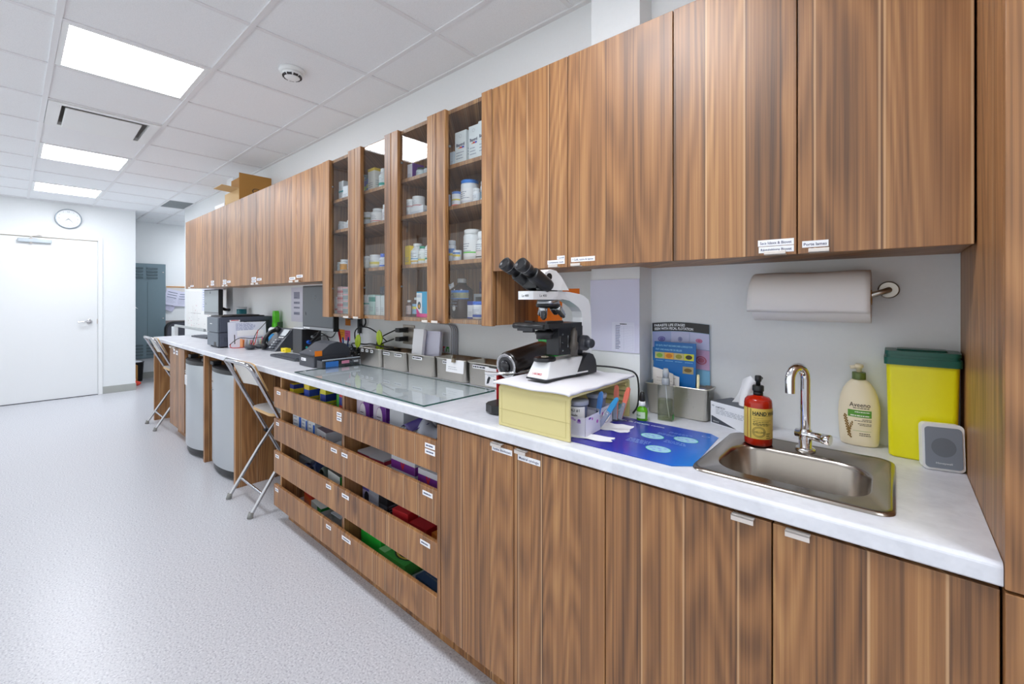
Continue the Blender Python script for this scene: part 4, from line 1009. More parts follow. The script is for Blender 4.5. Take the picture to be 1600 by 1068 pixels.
f = MB(); f.box(-.1412, .1412, -.1936, -.193, .055, .0562, mat('#b9ac72', .5)).box(-.128, .128, -.1937, -.193, .010, .0112, mat('#c4b77c', .5)).box(.1265, .128, -.1937, -.193, .010, .12, mat('#c4b77c', .5)).box(-.128, -.1265, -.1937, -.193, .010, .12, mat('#c4b77c', .5)); f.build('moulding', t)
f = MB()
for q in range(6): f.prism([(.184, .012 + q*.019), (.178, .018 + q*.019), (.184, .03 + q*.019)], -.12, .13, 'x', CREAMP)
f.build('ribs', t)
def padf(u, v):
    x = -.155 + .305*u; y = -.205 + .42*v
    e = max(0, abs(u - .5)*2 - .9)*10; e2 = max(0, abs(v - .5)*2 - .92)*12
    return (x, y, .0135 + .002*math.sin(9*u + 5*v) + .0012*math.sin(23*u*v + 3) - .003*e*e - .004*e2*e2)
f = MB().sheet(padf, 40, 40, mat('#ecebf0', .85)); p_ = solo(f, 'absorbent_pad', 'quilted white absorbent pad spread over the cream riser under the microscope', 'pad', (-.854, 1.262, CT + .1345), recalc=False)
md = p_.modifiers.new('solid', 'SOLIDIFY'); md.thickness = .007; md.offset = -1
ZM = CT + .1345 + .0196
t = thing('microscope', 'white and black binocular microscope on the cream riser', 'microscope', (-.883, 1.134, ZM), -5); t.scale = (1, 1.13, 1)
MW = mat('#eceef0', .28); MBK = mat('#1b1c1f', .35); MBK2 = mat('#2a2b2f', .5); LENS = mat('#3c6c98', .05, .6); MUSH = mat('#4a4540', .5)
def px_(f, pts, x0, x1, m, **k): return f.prism(pts, x0, x1, 'x', m, **k)
f = MB(); vs = [(-.046, -.004, .004), (.046, -.004, .004), (.046, .20, .004), (-.046, .20, .004), (-.036, .022, .060), (.036, .022, .060), (.030, .20, .064), (-.030, .20, .064)]
f.add(vs, [(0, 1, 2, 3), (4, 5, 6, 7), (0, 1, 5, 4), (1, 2, 6, 5), (2, 3, 7, 6), (3, 0, 4, 7)], MW); f.build('base', t, bevel=.006, seg=3)
MB().box(-.045, .045, -.003, .2, 0, .0045, MBK).build('base_pad', t)
f = px_(MB(), [(.130, .0), (.240, .0), (.242, .02), (.236, .045), (.222, .066), (.20, .074), (.19, .07)], -.044, .044, MBK2); f.build('rear_housing', t, bevel=.004)
f = MB(); f.text('LABOMED', .0095, lambda a, b: Vector((a, -.004 - .0007 + .026*(b + .012)/.056, .004 + b + .012)) + Vector((0, 0, 0)), mat('#c93a3a', .5), 'C', .01); f.build('printed_mark', t)
MB().lathe([(.034, .058), (.035, .060), (.035, .068), (.032, .071), (.022, .0715), (.020, .069), (.001, .069)], MBK, 32, o=(0, .036, 0)).lathe([(.013, .0705), (.012, .0745), (.001, .075)], mat('#c9c3b0', .2, .5), 20, o=(0, .036, 0)).build('illuminator', t)
arm = [(.243, .05), (.238, .20), (.234, .24), (.224, .262), (.20, .276), (.179, .282), (.119, .290), (.04, .291), (.04, .264), (.095, .264), (.125, .259), (.149, .248), (.172, .235), (.186, .220), (.192, .198), (.192, .05)]
px_(MB(), arm, -.022, .022, MW).build('arm', t, bevel=.005, seg=3)
MB().prism([(-.034, -.047), (.034, -.047), (.034, .05), (.022, .09), (-.022, .09), (-.034, .05)], .263, .290, 'z', MW).build('head_mount', t, bevel=.003)
f = MB(); f.text('Lx 400', .011, FRONT(.0, -.0475, .272), mat('#3c3f45', .5), 'C', .01); f.text('Lx 400', .011, flat((.0345, -.02, .272), (0, 1, 0), (0, 0, 1)), mat('#3c3f45', .5), 'L', .01); f.build('printed_mark', t)
MB().lathe([(.034, .290), (.034, .294)], MBK, 32, o=(0, .045, 0)).build('head_ring', t)
hd = [(.012, .294), (-.004, .322), (.004, .352), (.028, .362), (.052, .358), (.075, .340), (.112, .294)]
px_(MB(), hd, -.034, .034, MW).build('prism_head', t, bevel=.008, seg=3)
f = MB()
for sx in (-1, 1):
    r0 = Vector((.031*sx, .022, .304)); r1 = Vector((.036*sx, -.100, .376 - .003*sx)); d = r1 - r0
    f.axle(r0, r0 + d*.60, [(.020, 0), (.0235, .25), (.0235, .92), (.021, 1)], MBK, 28)
f.box(-.03, .03, -.036, .0, .300, .33, MBK, Matrix.Translation((0, .005, .0)) @ Matrix.Rotation(R(0), 4, 'X'))
f.build('tube_housing', t, bevel=.002)
for sx in (-1, 1):
    r0 = Vector((.031*sx, .022, .304)); r1 = Vector((.036*sx, -.100, .376 - .003*sx)); d = r1 - r0
    e = MB().axle(r0 + d*.58, r1, [(.0155, 0), (.0155, .28), (.0185, .32), (.0195, .40), (.0195, .62), (.021, .66), (.0215, .8), (.0215, .99), (.019, 1.0), (.0165, .97), (.0145, .93)], MBK, 32).build('eyepiece', t)
    MB().axle(r0 + d*.955, r0 + d*.967, [(.0150, 0), (.0150, 1)], LENS, 24).build('lens', e)
    a = r0 + d*.83; MB().axle(a, a + d*.006, [(.0203, 0), (.0203, 1)], mat('#b9bcc0', .3, .8), 28).build('scale_ring', e)
MB().axle((.032, .02, .338), (.0365, .02, .338), [(.011, 0), (.011, 1)], MBK, 20).build('tension_knob', t)
MB().lathe([(.030, .264), (.036, .258), (.038, .247)], mat('#a9acb0', .25, .9), 32, o=(0, .05, 0)).lathe([(.0385, .247), (.0395, .243), (.036, .237), (.02, .235)], MBK, 32, o=(0, .05, 0)).build('nosepiece', t)
OBJ = mat('#c9ccd0', .2, .9)
for (x, y, dx, dy, l) in ((0, .030, 0, 0, .043), (.014, .078, .008, .024, .036), (-.024, .052, -.022, .004, .03), (-.006, .078, -.004, .022, .026)):
    f = MB().axle((x, y, .238), (x + dx, y + dy, .238 - l), [(.011, 0), (.0125, .06), (.0125, .30), (.0115, .33), (.0115, .62), (.010, .66), (.010, .82), (.006, .92), (.004, 1)], OBJ, 24); f.build('objective', t)
st = [(-.072, -.028), (.062, -.028), (.070, -.018), (.070, .135), (-.072, .135)]
f = MB().prism(st, .171, .186, 'z', MBK); f.build('stage', t, bevel=.003)
f = MB().cyl((-.074, -.026, .176), (.062, -.026, .176), .0095, MBK, n=20).box(-.05, .02, -.036, -.026, .161, .172, MBK2); f.build('stage_rail', t)
MB().box(-.03, .05, .0, .05, .186, .1885, MBK2).box(.048, .056, -.01, .06, .186, .194, MBK).box(-.055, -.02, .0, .012, .188, .192, MBK).build('slide_holder', t)
MB().box(-.03, .045, .012, .037, .1886, .1897, clear_glass('glass_slide', '#f0f6f4', .06)).build('glass_slide', t)
MB().lathe([(.026, .132), (.026, .147), (.030, .149), (.030, .158), (.022, .160), (.022, .170)], MBK, 28, o=(0, .034, 0)).cyl((-.026, .02, .155), (-.058, -.005, .155), .0028, MBK, n=10).build('condenser', t)
f = MB().box(-.026, .030, .068, .160, .074, .170, MBK2).box(-.022, .022, .16, .195, .07, .17, MBK2); f.build('focus_block', t, bevel=.002)
f = MB()
for zz in (.09, .118, .145): 
    for yy in (.085, .125): f.axle((.030, yy, zz), (.0312, yy, zz), [(.003, 0), (.003, 1)], OBJ, 10)
f.box(.030, .0312, .072, .076, .10, .14, OBJ).box(.030, .0312, .108, .112, .10, .14, OBJ); f.build('screws', t)
MB().axle((.062, .104, .171), (.062, .104, .074), [(.006, 0), (.006, .1), (.0105, .14), (.0105, .52), (.0135, .55), (.0135, .78), (.011, .80), (.0115, .99), (.001, 1)], MUSH, 24).build('stage_drive_knob', t)
for sx in (1, -1):
    MB().axle((.022*sx, .166, .112), (.086*sx, .166, .112), [(.012, 0), (.012, .22), (.0255, .24), (.027, .30), (.027, .58), (.024, .62), (.0155, .64), (.0165, .70), (.0165, .93), (.014, 1)], mat('#33353c', .4), 32).build('focus_knob', t)
# cord
f = MB().tube([(-.845, 1.408, ZM + .02), (-.79, 1.43, ZM + .02), (-.735, 1.465, ZM + .012), (-.70, 1.487, 1.068), (-.692, 1.487, 1.02), (-.692, 1.482, .95), (-.71, 1.475, .923)], .0032, BLACK, 10, 2)
f.build('power_cord', t, world=True)

# things under the riser
CLOUDY = clear_glass('frosted_plastic', '#aeb4c6', .12, .25, 2.0)
def specimen_cup(x, y, z, liq, lb, label=False):
    t = thing('specimen_cup', lb, 'cup', (x, y, z), 20, 'lidded specimen cups under the riser')
    MB().lathe([(.026, 0), (.027, .002), (.0305, .078)], liq, 28).build('cup', t)
    MB().lathe([(.0335, .076), (.034, .078), (.034, .087), (.032, .089), (.001, .0885)], mat('#c3cbe2', .25, 0, 1, .35), 28).build('lid', t)
    if label:
        global rad
        rad = .0306; f = MB().sheet(lambda u, v: wrap(.036)(-.034 + .064*u, .036*v), 18, 1, PAPER); rad = .0311
        f.text('EAU #1', .012, wrap(.057, -.024), INK, 'L', .012); f.text('bécaude', .009, wrap(.044, -.024), INK, 'L', .01); f.build('label', t)
specimen_cup(-.755, 1.182, CT + .012, mat('#5a617c', .3), 'lidded specimen cup of grey liquid with a handwritten label under the riser', True)
specimen_cup(-.7605, 1.308, CT + .012, mat('#6a7288', .3), 'second lidded specimen cup standing behind the labelled one under the riser')
def small_box(x0, x1, y0, y1, h, lb, rz, seed):
    t = thing('organizer_box', lb, 'box', ((x0+x1)/2, (y0+y1)/2, CT + .0022), rz, 'small white and violet boxes under the riser'); a, b = (x1-x0)/2, (y1-y0)/2
    P_ = mat('#e4e3f0', .5); f = MB().box(-a, a, -b, b, 0, .003, P_)
    for q in ((-a, -a+.002, -b, b), (a-.002, a, -b, b), (-a, a, -b, -b+.002), (-a, a, b-.002, b)): f.box(q[0], q[1], q[2], q[3], .003, h, P_)
    f.build('tray', t); f = MB(); rg = random.Random(seed)
    for q in range(9):
        s_ = rg.random() < .5; fn = FRONT(0, -b - .0006, 0) if s_ else SIDE(a + .0006, 0, 0); l = a if s_ else b
        f.disc(fn, rg.uniform(-l*.8, l*.8), rg.uniform(h*.5, h*.9), rg.uniform(.004, .010), rg.uniform(.003, .007), [mat('#7b3fb0', .5), mat('#b9a0dc', .5), mat('#c04fc0', .5)][q % 3], 10)
    f.build('blot_pattern', t); return t
small_box(-.800, -.704, 1.135, 1.235, .058, 'nearer small white and violet organizer box holding the labelled cup', 4, 1)
t = small_box(-.795, -.725, 1.262, 1.352, .058, 'rear small white and violet organizer box with a handwritten tag', 2, 2)
f = MB(); fn = SIDE(.0362, .0, .006); f.disc(lambda a, b: fn(a*1.0, b + .022), 0, 0, .030, .022, PAPER, 20); f.ring(lambda a, b: fn(a, b + .022) + Vector((.0003, 0, 0)), 0, 0, .030, .022, .05, INK)
f.text('TO20', .013, lambda a, b: fn(a, b + .024) + Vector((.0005, 0, 0)), INK, 'C', .01); f.text('huile', .008, lambda a, b: fn(a, b + .011) + Vector((.0005, 0, 0)), INK, 'C', .01); f.build('tag', t)
for (x, y, ry, c, lb) in ((-.718, 1.236, 10, '#4f86c8', 'upright blue plastic clip brush leaning in the nearer small box'), (-.700, 1.243, 32, '#3f9ad0', 'tilted blue plastic clip brush leaning right out of the nearer small box'), (-.716, 1.358, 2, '#f08a72', 'coral plastic clip brush standing behind the blue ones'), (-.698, 1.366, 16, '#f2806a', 'coral plastic clip brush leaning right behind the blue ones')):
    t = thing('plastic_clip', lb, 'clip', (x, y, CT + .03), 0, 'plastic clips in the small boxes'); M = Matrix.Rotation(R(ry), 4, 'Y')
    m_ = mat(c, .25); MB().prism([(-.005, -.02), (.005, -.02), (.007, .03), (.0085, .07), (.006, .092), (0, .097), (-.006, .092), (-.0085, .07), (-.007, .03)], -.003, .003, 'y', m_, M=M).build('handle', t, bevel=.0015)
    MB().prism([(-.007, -.02), (.007, -.02), (.006, .04), (-.006, .04)], -.0045, -.0031, 'y', mat('#c9d4e6', .2, 0, 1, .5), M=M).build('jaw', t); MB().axle(M @ Vector((0, -.006, .03)), M @ Vector((0, .004, .03)), [(.0035, 0), (.0035, 1)], CHROME, 12).build('spring', t)
f = MB().box(-.02, .02, -.022, .022, 0, .048, mat('#7fb9ba', .5)).box(-.02, .0206, -.0226, .022, .0, .034, mat('#d5e6e6', .5)); f.lines(SIDE(.021, -.015, .025), .03, 3, .007, .002, TEAL, 2)
solo(f, 'medicine_box', 'small teal and white carton at the far back under the riser', 'box', (-.742, 1.395, CT + .002), 5)
f = MB().box(-.022, .022, -.03, .03, 0, .09, mat('#6a3f86', .5)); solo(f, 'medicine_box', 'dark violet carton in the shade at the left under the riser', 'box', (-.85, 1.22, CT))
f = MB().lathe([(.022, 0), (.022, .045), (.014, .05), (.014, .06)], mat('#129a8f', .3), 20); solo(f, 'small_jar', 'dark teal jar in the shade under the riser', 'jar', (-.825, 1.15, CT))
for (x, y, rz, w_, d_, lb) in ((-.70, 1.15, 14, .15, .05, 'folded white tissue under the nearer small box on the blue mat'), (-.682, 1.29, 12, .10, .085, 'folded white tissue under the rear small box on the blue mat')):
    f = MB().sheet(lambda u, v, w_=w_, d_=d_: ((u - .5)*w_*(1 + .06*math.sin(9*v)), (v - .5)*d_*(1 + .08*math.sin(11*u)), .0008 + .0008*math.sin(14*u + 6*v)), 14, 8, PAPER)
    solo(f, 'tissue', lb, 'tissue', (x, y, CT + .0022), rz, recalc=False, group='tissues on the blue mat')

# notes on the wall by the microscope
f = MB().box(-.105, .105, -.002, 0, 0, .280, mat('#d6d6ea', .6)); fn = FRONT(0, -.0024, 0)
f.quad(fn, -.008, .085, .006, .115, mat('#dfe0f0', .6))
for q in range(15): f.quad(lambda a, b: fn(a, b) - Vector((0, .0003, 0)), .006, .08, .01 + q*.0063, .0104 + q*.0063, mat('#8a90b0', .6)); f.lines(lambda a, b, q=q: fn(a + .008, b + .012 + q*.0063) - Vector((0, .0003, 0)), .02, 1, .005, .0028, mat('#5c6488', .6), q)
for x in (.006, .042, .08): f.quad(lambda a, b: fn(a, b) - Vector((0, .0003, 0)), x, x + .0004, .01, .10, mat('#8a90b0', .6))
f.lines(lambda a, b: fn(a + .026, b + .106) - Vector((0, .0003, 0)), .03, 1, .01, .004, INK, 3)
solo(f, 'paper_sheet', 'large lilac sheet with a small table hung on the wall column behind the microscope', 'paper', (-.8205, 1.5435, 1.13))
for (x, z, w_, h_, lb) in ((-1.09, 1.315, .09, .065, 'orange paper square on the wall behind the top of the microscope arm'), (-1.215, 1.21, .155, .115, 'bigger orange paper sheet on the wall seen between the microscope lenses')):
    solo(MB().box(-w_/2, w_/2, -.0015, 0, 0, h_, mat('#ff7f10', .6)), 'orange_paper', lb, 'paper', (x, WY - .0005, z), group='orange papers behind the microscope')

# coffee machine behind the riser
t = thing('coffee_machine', 'black and red capsule coffee machine with a chrome lever, left of the microscope', 'coffee machine', (-1.095, 1.33, CT))
CR = mat('#b81c24', .3)
MB().box(-.050, .050, -.085, .13, 0, .105, BLACK).build('body', t, bevel=.008)
MB().box(-.0535, -.0502, -.10, .13, .012, .145, CR).box(-.056, -.052, -.104, -.092, .012, .15, CR).build('side_panel', t, bevel=.001)
f = MB()
for q in range(9): f.box(-.048, .048, -.0885, -.0852, .014 + q*.010, .019 + q*.010, DARK)
f.build('ribbed_front', t)
f = MB().prism([(-.055, -.085), (-.055, -.15), (-.04, -.178), (0, -.19), (.04, -.178), (.055, -.15), (.055, -.085)], .006, .034, 'z', BLACK); f.build('drip_tray', t, bevel=.004)
MB().axle((0, -.108, .168), (0, .13, .196), [(.040, 0), (.049, .02), (.052, .06), (.053, .9), (.048, 1)], mat('#1d1614', .25), 40).build('brew_cylinder', t)
M = Matrix.Translation((0, -.108, .168)) @ Vector((0, .238, .028)).to_track_quat('Z', 'Y').to_matrix().to_4x4()
f = MB().lathe([(.046, -.004), (.046, .001), (.043, .001), (.043, -.004)], CHROME, 36, M=M).lathe([(.036, -.005), (.036, .001), (.033, .001)], mat('#3a3a3d', .3), 36, M=M).lathe([(.024, -.008), (.022, -.014), (.001, -.016)], mat('#26262a', .2), 24, M=M); f.build('front_cap', t)
MB().tube([(-.062, -.155, .142), (.0, -.15, .143), (.052, -.08, .146), (.062, .03, .152)], .0065, CHROME, 12, 2).axle((.052, .03, .152), (.072, .03, .152), [(.016, 0), (.016, 1)], CHROME, 20).build('lever', t)
MB().box(.030, .052, -.06, .06, .11, .128, mat('#d0302c', .3)).build('red_slider', t, bevel=.003)
for k, (x, y, c, lb) in enumerate(((-1.13, 1.52, '#2f9d4a', 'green plastic bag standing behind the coffee machine'), (-1.07, 1.55, '#4aa3e0', 'blue plastic bag standing behind the coffee machine'), (-1.01, 1.50, '#25b33a', 'bright green plastic wrapper behind the microscope lamp'))):
    f = MB().sheet(lambda u, v, k=k: (-.05 + .10*u, .02*math.sin(5*u + 3*v + k), .20*v - .06*abs(u - .5) - .02*k), 10, 8, mat(c, .2)); solo(f, 'plastic_bag', lb, 'bag', (x, y, CT + .075), 0, recalc=False, group='plastic bags behind the coffee machine')

# ================================================================= steel bins and the glass sheet
t = thing('glass_sheet', 'large clear glass sheet with green edges lying on the worktop', 'glass sheet', (-1.96, 1.247, CT))
f = MB().prism([(-.585, -.196), (.597, -.201), (.606, .186), (-.615, .198)], .0035, .0095, 'z', GEDGE)
f.f = f.f[:-2]; f.m = f.m[:-2]; f.s = f.s[:-2]; f.build('polished_edge', t)
f = MB().add([(-.585, -.196, .0095), (.597, -.201, .0095), (.606, .186, .0095), (-.615, .198, .0095)], [(0, 1, 2, 3)], SHEETGLASS); f.build('pane', t)
f = MB()
for x, y in ((-.57, -.18), (.58, -.185), (.585, .17), (-.59, .18)): f.cyl((x, y, 0), (x, y, .0035), .006, CLEARP, n=12)
f.build('bumper', t)
BX = [(-2.605, -2.352), (-2.342, -2.096), (-2.086, -1.843), (-1.833, -1.597), (-1.586, -1.335)]
LB = ['stainless steel bin with lime leaf markers, next to the tangle of black cables', 'stainless steel bin under the wall sockets', 'stainless steel bin in front of the leaning white envelopes', 'stainless steel bin with a white card clipped on its rim', 'stainless steel bin beside the coffee machine with a drawn paper on its front']
for k, ((a, b), lb) in enumerate(zip(BX, LB)):
    t = thing('steel_bin', lb, 'bin', ((a + b)/2, 1.547, CT), 0, 'row of stainless steel bins against the wall')
    h_ = (b - a)/2
    tray(MB(), -h_ + .006, h_ - .006, -.068, .062, .113, .022, STEELV, .003, .004).build('tray', t)
    for q in range([3, 2, 1, 1, 1][k]):
        x = [-.09 + .055*q, -.10 + .12*q, -.06, -.05, -.08][k]; w_ = [.03, .07, .085, .075, .11][k]
        f = MB().box(x, x + w_, -.0735, -.0728, .085, .101, PAPER); f.lines(FRONT(x + .004, -.074, .0895), w_ - .008, 1, .01, .007, INK, q + k, .05); s_ = f.build('label_sticker', t)
t = thing('clipped_card', 'white printed card held by a binder clip on the rim of the fourth steel bin', 'card', (-1.665, 1.462, CT + .055))
f = MB().box(-.06, .07, 0, .002, -.005, .058, PAPER, Matrix.Rotation(R(-4), 4, 'X')); f.lines(FRONT(-.04, -.0015, .02), .09, 2, .01, .003, LGREY, 2); f.build('card', t)
MB().prism([(-.012, .046), (.012, .046), (.009, .066), (-.009, .066)], -.006, .010, 'y', mat('#8a7f6c', .3, .8)).tube([(-.006, -.004, .05), (-.009, -.008, .075), (-.002, -.004, .08)], .0012, ALU, 6).build('binder_clip', t)
f = MB().box(-.055, .055, -.001, 0, -.0, .085, PAPER); f.lines(FRONT(-.04, -.0014, .06), .07, 2, .013, .003, mat('#9fb0c0', .5), 5)
f.add([tuple(FRONT(0, -.0015, 0)(*q)) for q in ((-.045, .008), (-.03, .012), (-.018, .04), (-.03, .045), (-.04, .03))], [(0, 1, 2, 3, 4)], INK); f.lines(FRONT(-.0, -.0014, .03), .045, 1, .01, .004, INK, 8)
solo(f, 'drawn_note', 'white paper with a small black sketch stuck on the steel bin beside the coffee machine', 'paper', (-1.40, 1.4735, CT + .012))
# leaf markers, envelopes, trays, sockets
LEAF = mat('#b9d324', .4)
for (x, y, z, rz, lb) in ((-2.665, 1.50, 1.012, 14, 'lime green leaf shaped marker at the left edge of the first steel bin'), (-2.44, 1.53, 1.045, -8, 'lime green leaf shaped marker standing over the right of the first steel bin'), (-2.53, 1.56, 1.0, 60, 'lime green leaf shaped marker lying low between the other two')):
    t = thing('leaf_marker', lb, 'marker', (x, y, z), 0, 'lime leaf markers'); M = Matrix.Rotation(R(rz), 4, 'Y')
    MB().prism([(0, 0), (.026, .018), (.033, .045), (.024, .078), (.004, .094), (-.022, .08), (-.033, .045), (-.024, .015)], -.003, .003, 'y', LEAF, M=M).build('leaf', t, bevel=.002)
    f = MB(); f.prism([(-.001, .004), (.001, .004), (.002, .085), (0, .085)], -.0036, .0036, 'y', mat('#8fae12', .5), M=M); f.tube([M @ Vector((0, 0, .003)), M @ Vector((0, .002, -.04))], .002, LEAF, 8); f.build('stem', t)
for k, (x, y, w_, h_, rz, c, lb) in enumerate(((-2.028, 1.500, .092, .175, 1, '#f6f6fa', 'left white envelope pad leaning behind the third steel bin'), (-1.940, 1.535, .13, .165, -1, '#dadaec', 'lilac envelope leaning between the white pad and the grey trays'))):
    t = thing('envelope', lb, 'envelope', (x, y, CT + .075), 0, 'envelopes in the third steel bin'); M = Matrix.Rotation(R(-6), 4, 'X') @ Matrix.Rotation(R(rz), 4, 'Y')
    MB().box(-w_/2, w_/2, 0, .018 - .008*k, 0, h_, mat(c, .6), M).build('paper', t); MB().box(-w_/2, w_/2, .0185, .019, 0, h_, PAPER, M).build('backing', t)
for k in range(4):
    f = MB(); x = .009*k; M = Matrix.Identity(4)
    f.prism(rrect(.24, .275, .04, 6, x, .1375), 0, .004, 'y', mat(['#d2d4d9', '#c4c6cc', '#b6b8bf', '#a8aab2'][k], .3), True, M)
    if k == 0: f.prism([(.05, .15), (.05, .12), (.056, .12), (.056, .142), (.066, .142), (.066, .15)], -.0008, -.0001, 'y', RED, M=M); f.prism([(.08, .15), (.074, .12), (.08, .12), (.086, .14), (.096, .14), (.096, .12), (.102, .12), (.102, .15)], -.0008, -.0001, 'y', GREEN, M=M)
    solo(f, 'plastic_tray', ['front grey rounded plastic tray with a red and green mark, leaning on the wall', 'second grey rounded plastic tray leaning on the wall', 'third grey rounded plastic tray leaning on the wall', 'rearmost grey rounded plastic tray touching the wall'][k], 'tray', (-1.985, 1.6195 + .0066*k, CT), group='grey trays leaning behind the steel bins', bevel=.001)
t = thing('wall_socket', 'grey metal double wall socket with black plugs above the steel bins', 'socket', (-2.30, WY, 1.11))
MB().box(-.06, .06, -.006, 0, -.06, .06, mat('#a59d94', .35, .6)).build('plate', t, bevel=.002)
for zz in (-.028, .028): MB().box(-.045, .0, -.008, -.006, zz - .018, zz + .018, mat('#5a5450', .5)).build('outlet', t)
for k, (z, lb, pts) in enumerate(((1.14, 'upper black plug in the wall socket with its cord running left', [(-2.355, 1.585, 1.14), (-2.43, 1.54, 1.10), (-2.47, 1.53, 1.07), (-2.50, 1.545, 1.045)]), (1.085, 'lower black plug in the wall socket with its cord running left', [(-2.355, 1.575, 1.085), (-2.44, 1.53, 1.05), (-2.46, 1.545, 1.035), (-2.48, 1.56, 1.02)]))):
    t = thing('power_plug', lb, 'plug', (-2.325, 1.61, z), 0, 'plugs in the wall socket')
    MB().box(-2.345, -2.30, 1.575, 1.641, z - .013, z + .013, BLACK).build('plug_body', t, world=True, bevel=.004)
    MB().tube(pts, .004, BLACK, 8, 2).build('cord', t, world=True)
t = thing('cable_tangle', 'tangle of black cables lying left of the first steel bin', 'cables', (-2.725, 1.545, CT))
f = MB(); rg = random.Random(11)
for q in range(9):
    a0 = rg.uniform(0, 6); pts = [(.055*math.cos(a0 + i*.9)*(1 + .3*rg.random()), .05*math.sin(a0 + i*.9)*(1 + .3*rg.random()), .02 + .075*rg.random()) for i in range(8)]
    f.tube(pts, .0042, BLACK, 7, 2)
f.build('coil', t)
f = MB().tube([(-.02, .02, .06), (-.05, .0, .14), (-.03, -.01, .22), (.05, .03, .235), (.14, .05, .20), (.24, .06, .145)], .0042, BLACK, 8, 2).tube([(-.05, .02, .05), (-.075, -.01, .10), (-.03, -.03, .125), (.12, -.02, .12), (.20, -.03, .135), (.33, -.02, .12), (.41, .0, .12)], .005, BLACK, 8, 2); f.build('loop', t)
f = MB().tube([(.05, -.03, .1), (.06, -.05, .08), (.066, -.055, .02)], .003, BLACK, 8, 2).box(.056, .076, -.066, -.045, .0, .03, mat('#8a8a8c', .4)); f.build('plug_end', t)
# sticky notes
for (x, z, c, lb) in ((-3.06, 1.137, '#f08a12', 'orange sticky note on the wall just under the glass cabinets'), (-3.145, 1.028, '#f09a22', 'lower orange sticky note beside the pink one'), (-3.065, 1.024, '#f0649a', 'pink sticky note beside the lower orange one')):
    f = MB().box(-.038, .038, -.001, 0, 0, .075, mat(c, .6)); f.lines(FRONT(-.025, -.0014, .05), .05, 2, .015, .003, mat('#7a3a10', .6), int(x*100))
    solo(f, 'sticky_note', lb, 'note', (x, WY - .0003, z), group='sticky notes under the glass cabinets')

# ================================================================= desk equipment
PR = mat('#3a3d45', .45); PR2 = mat('#4a4e57', .45)
t = thing('label_printer', 'dark grey label printer with a domed lid beside the glass sheet', 'label printer', (-2.745, 1.205, CT))
MB().box(-.105, .105, 0, .235, .0, .068, PR).build('body', t, bevel=.006)
f = MB().prism([(0.002, .068), (.0, .078), (.045, .098), (.10, .138), (.15, .150), (.20, .135), (.228, .105), (.235, .068)], -.103, .103, 'x', PR); f.build('lid', t, bevel=.006)
f = MB().prism([(.0, .0785), (.044, .0992), (.044, .101), (0, .080)], -.098, .098, 'x', PR2); f.box(-.02, .0, .028, .03, .094, .0955, PAPER).build('top_panel', t)
f = MB().box(-.07, -.005, -.0012, 0, .034, .052, PAPER); f.lines(FRONT(-.06, -.0018, .04), .04, 1, .01, .005, INK, 2); f.build('label_sticker', t)
MB().box(.1035, .105, .005, .05, .07, .102, ORANGE).build('sticky_tab', t); MB().box(-.08, .09, -.002, .004, .060, .064, BLACK).build('label_slot', t)
t = thing('desk_tray', 'low smoky clear tray of cards and cables beside the label printer', 'tray', (-2.592, 1.335, CT))
SMOKE = clear_glass('smoky_plastic', '#d4d8de', .10, .1)
f = MB().box(-.038, .038, -.12, .12, 0, .003, SMOKE).box(.036, .039, -.12, .12, .003, .05, SMOKE).box(-.039, -.036, -.12, .12, .003, .05, SMOKE).box(-.036, .036, -.12, -.117, .003, .05, SMOKE).box(-.036, .036, .117, .12, .003, .05, SMOKE).box(.034, .045, -.12, .12, .05, .056, mat('#a4abb4', .3)); f.build('shell', t)
MB().box(.0392, .0397, -.10, -.02, .010, .042, mat('#2f74c4', .4)).build('blue_card', t); MB().box(.0392, .0397, .0, .05, .022, .04, mat('#d98aa8', .5)).build('pink_card', t); MB().box(.0392, .0397, .08, .11, .024, .036, LGREY).build('grey_card', t)
f = MB(); rg = random.Random(5)
for q in range(5): f.tube([(rg.uniform(-.02, .02), rg.uniform(0, .1), rg.uniform(.03, .06)) for i in range(6)], .0035, BLACK, 7, 2)
f.build('cable', t)
def monitor(name, label, x0, x1, y, z0, z1, brand, arm, glass='#43484c'):
    t = thing(name, label, 'monitor', ((x0 + x1)/2, y, z0))
    MB().box(x0, x1, y, y + .04, z0, z1, BLACK).build('case', t, world=True, bevel=.004)
    s = MB().box(x0 + .012, x1 - .012, y - .0008, y, z0 + .028, z1 - .012, mat(glass, .28)).build('screen', t, world=True); plabel(s, 'dark grey switched-off screen')
    f = MB(); 
    f.box(x0 + .004, x1 - .004, y - .0006, y, z0 + .004, z0 + .022, mat('#8a8d90', .4)); 
    if brand: f.lines(FRONT(x0 + .02, y - .001, z0 + .009), .10, 1, .01, .008, WHITE, 2, .02)
    f.build('bezel_strip', t, world=True)
    MB().tube(arm, .016, BLACK, 10).box(arm[0][0] - .05, arm[0][0] + .05, y + .04, y + .055, arm[0][2] - .05, arm[0][2] + .05, BLACK).build('arm', t, world=True)
    return t
monitor('computer_monitor', 'near flat monitor hung below the wall cabinets above the small black computer', -3.364, -2.885, 1.45, 1.108, 1.432, True, [(-3.12, 1.50, 1.27), (-3.12, 1.56, 1.27), (-2.99, 1.62, 1.20), (-2.99, 1.648, 1.20)])
monitor('computer_monitor', 'far flat monitor on a wall arm behind the grey printer', -5.72, -5.21, 1.40, 1.165, 1.435, False, [(-5.42, 1.45, 1.25), (-5.30, 1.49, 1.22), (-5.235, 1.50, 1.22)], '#8b9496')  # screen colour lightened to hold the reflection on it
t = thing('cable_holder', 'black cable coil hanging on a strip beside the near monitor', 'cable', (-2.87, 1.645, 1.03))
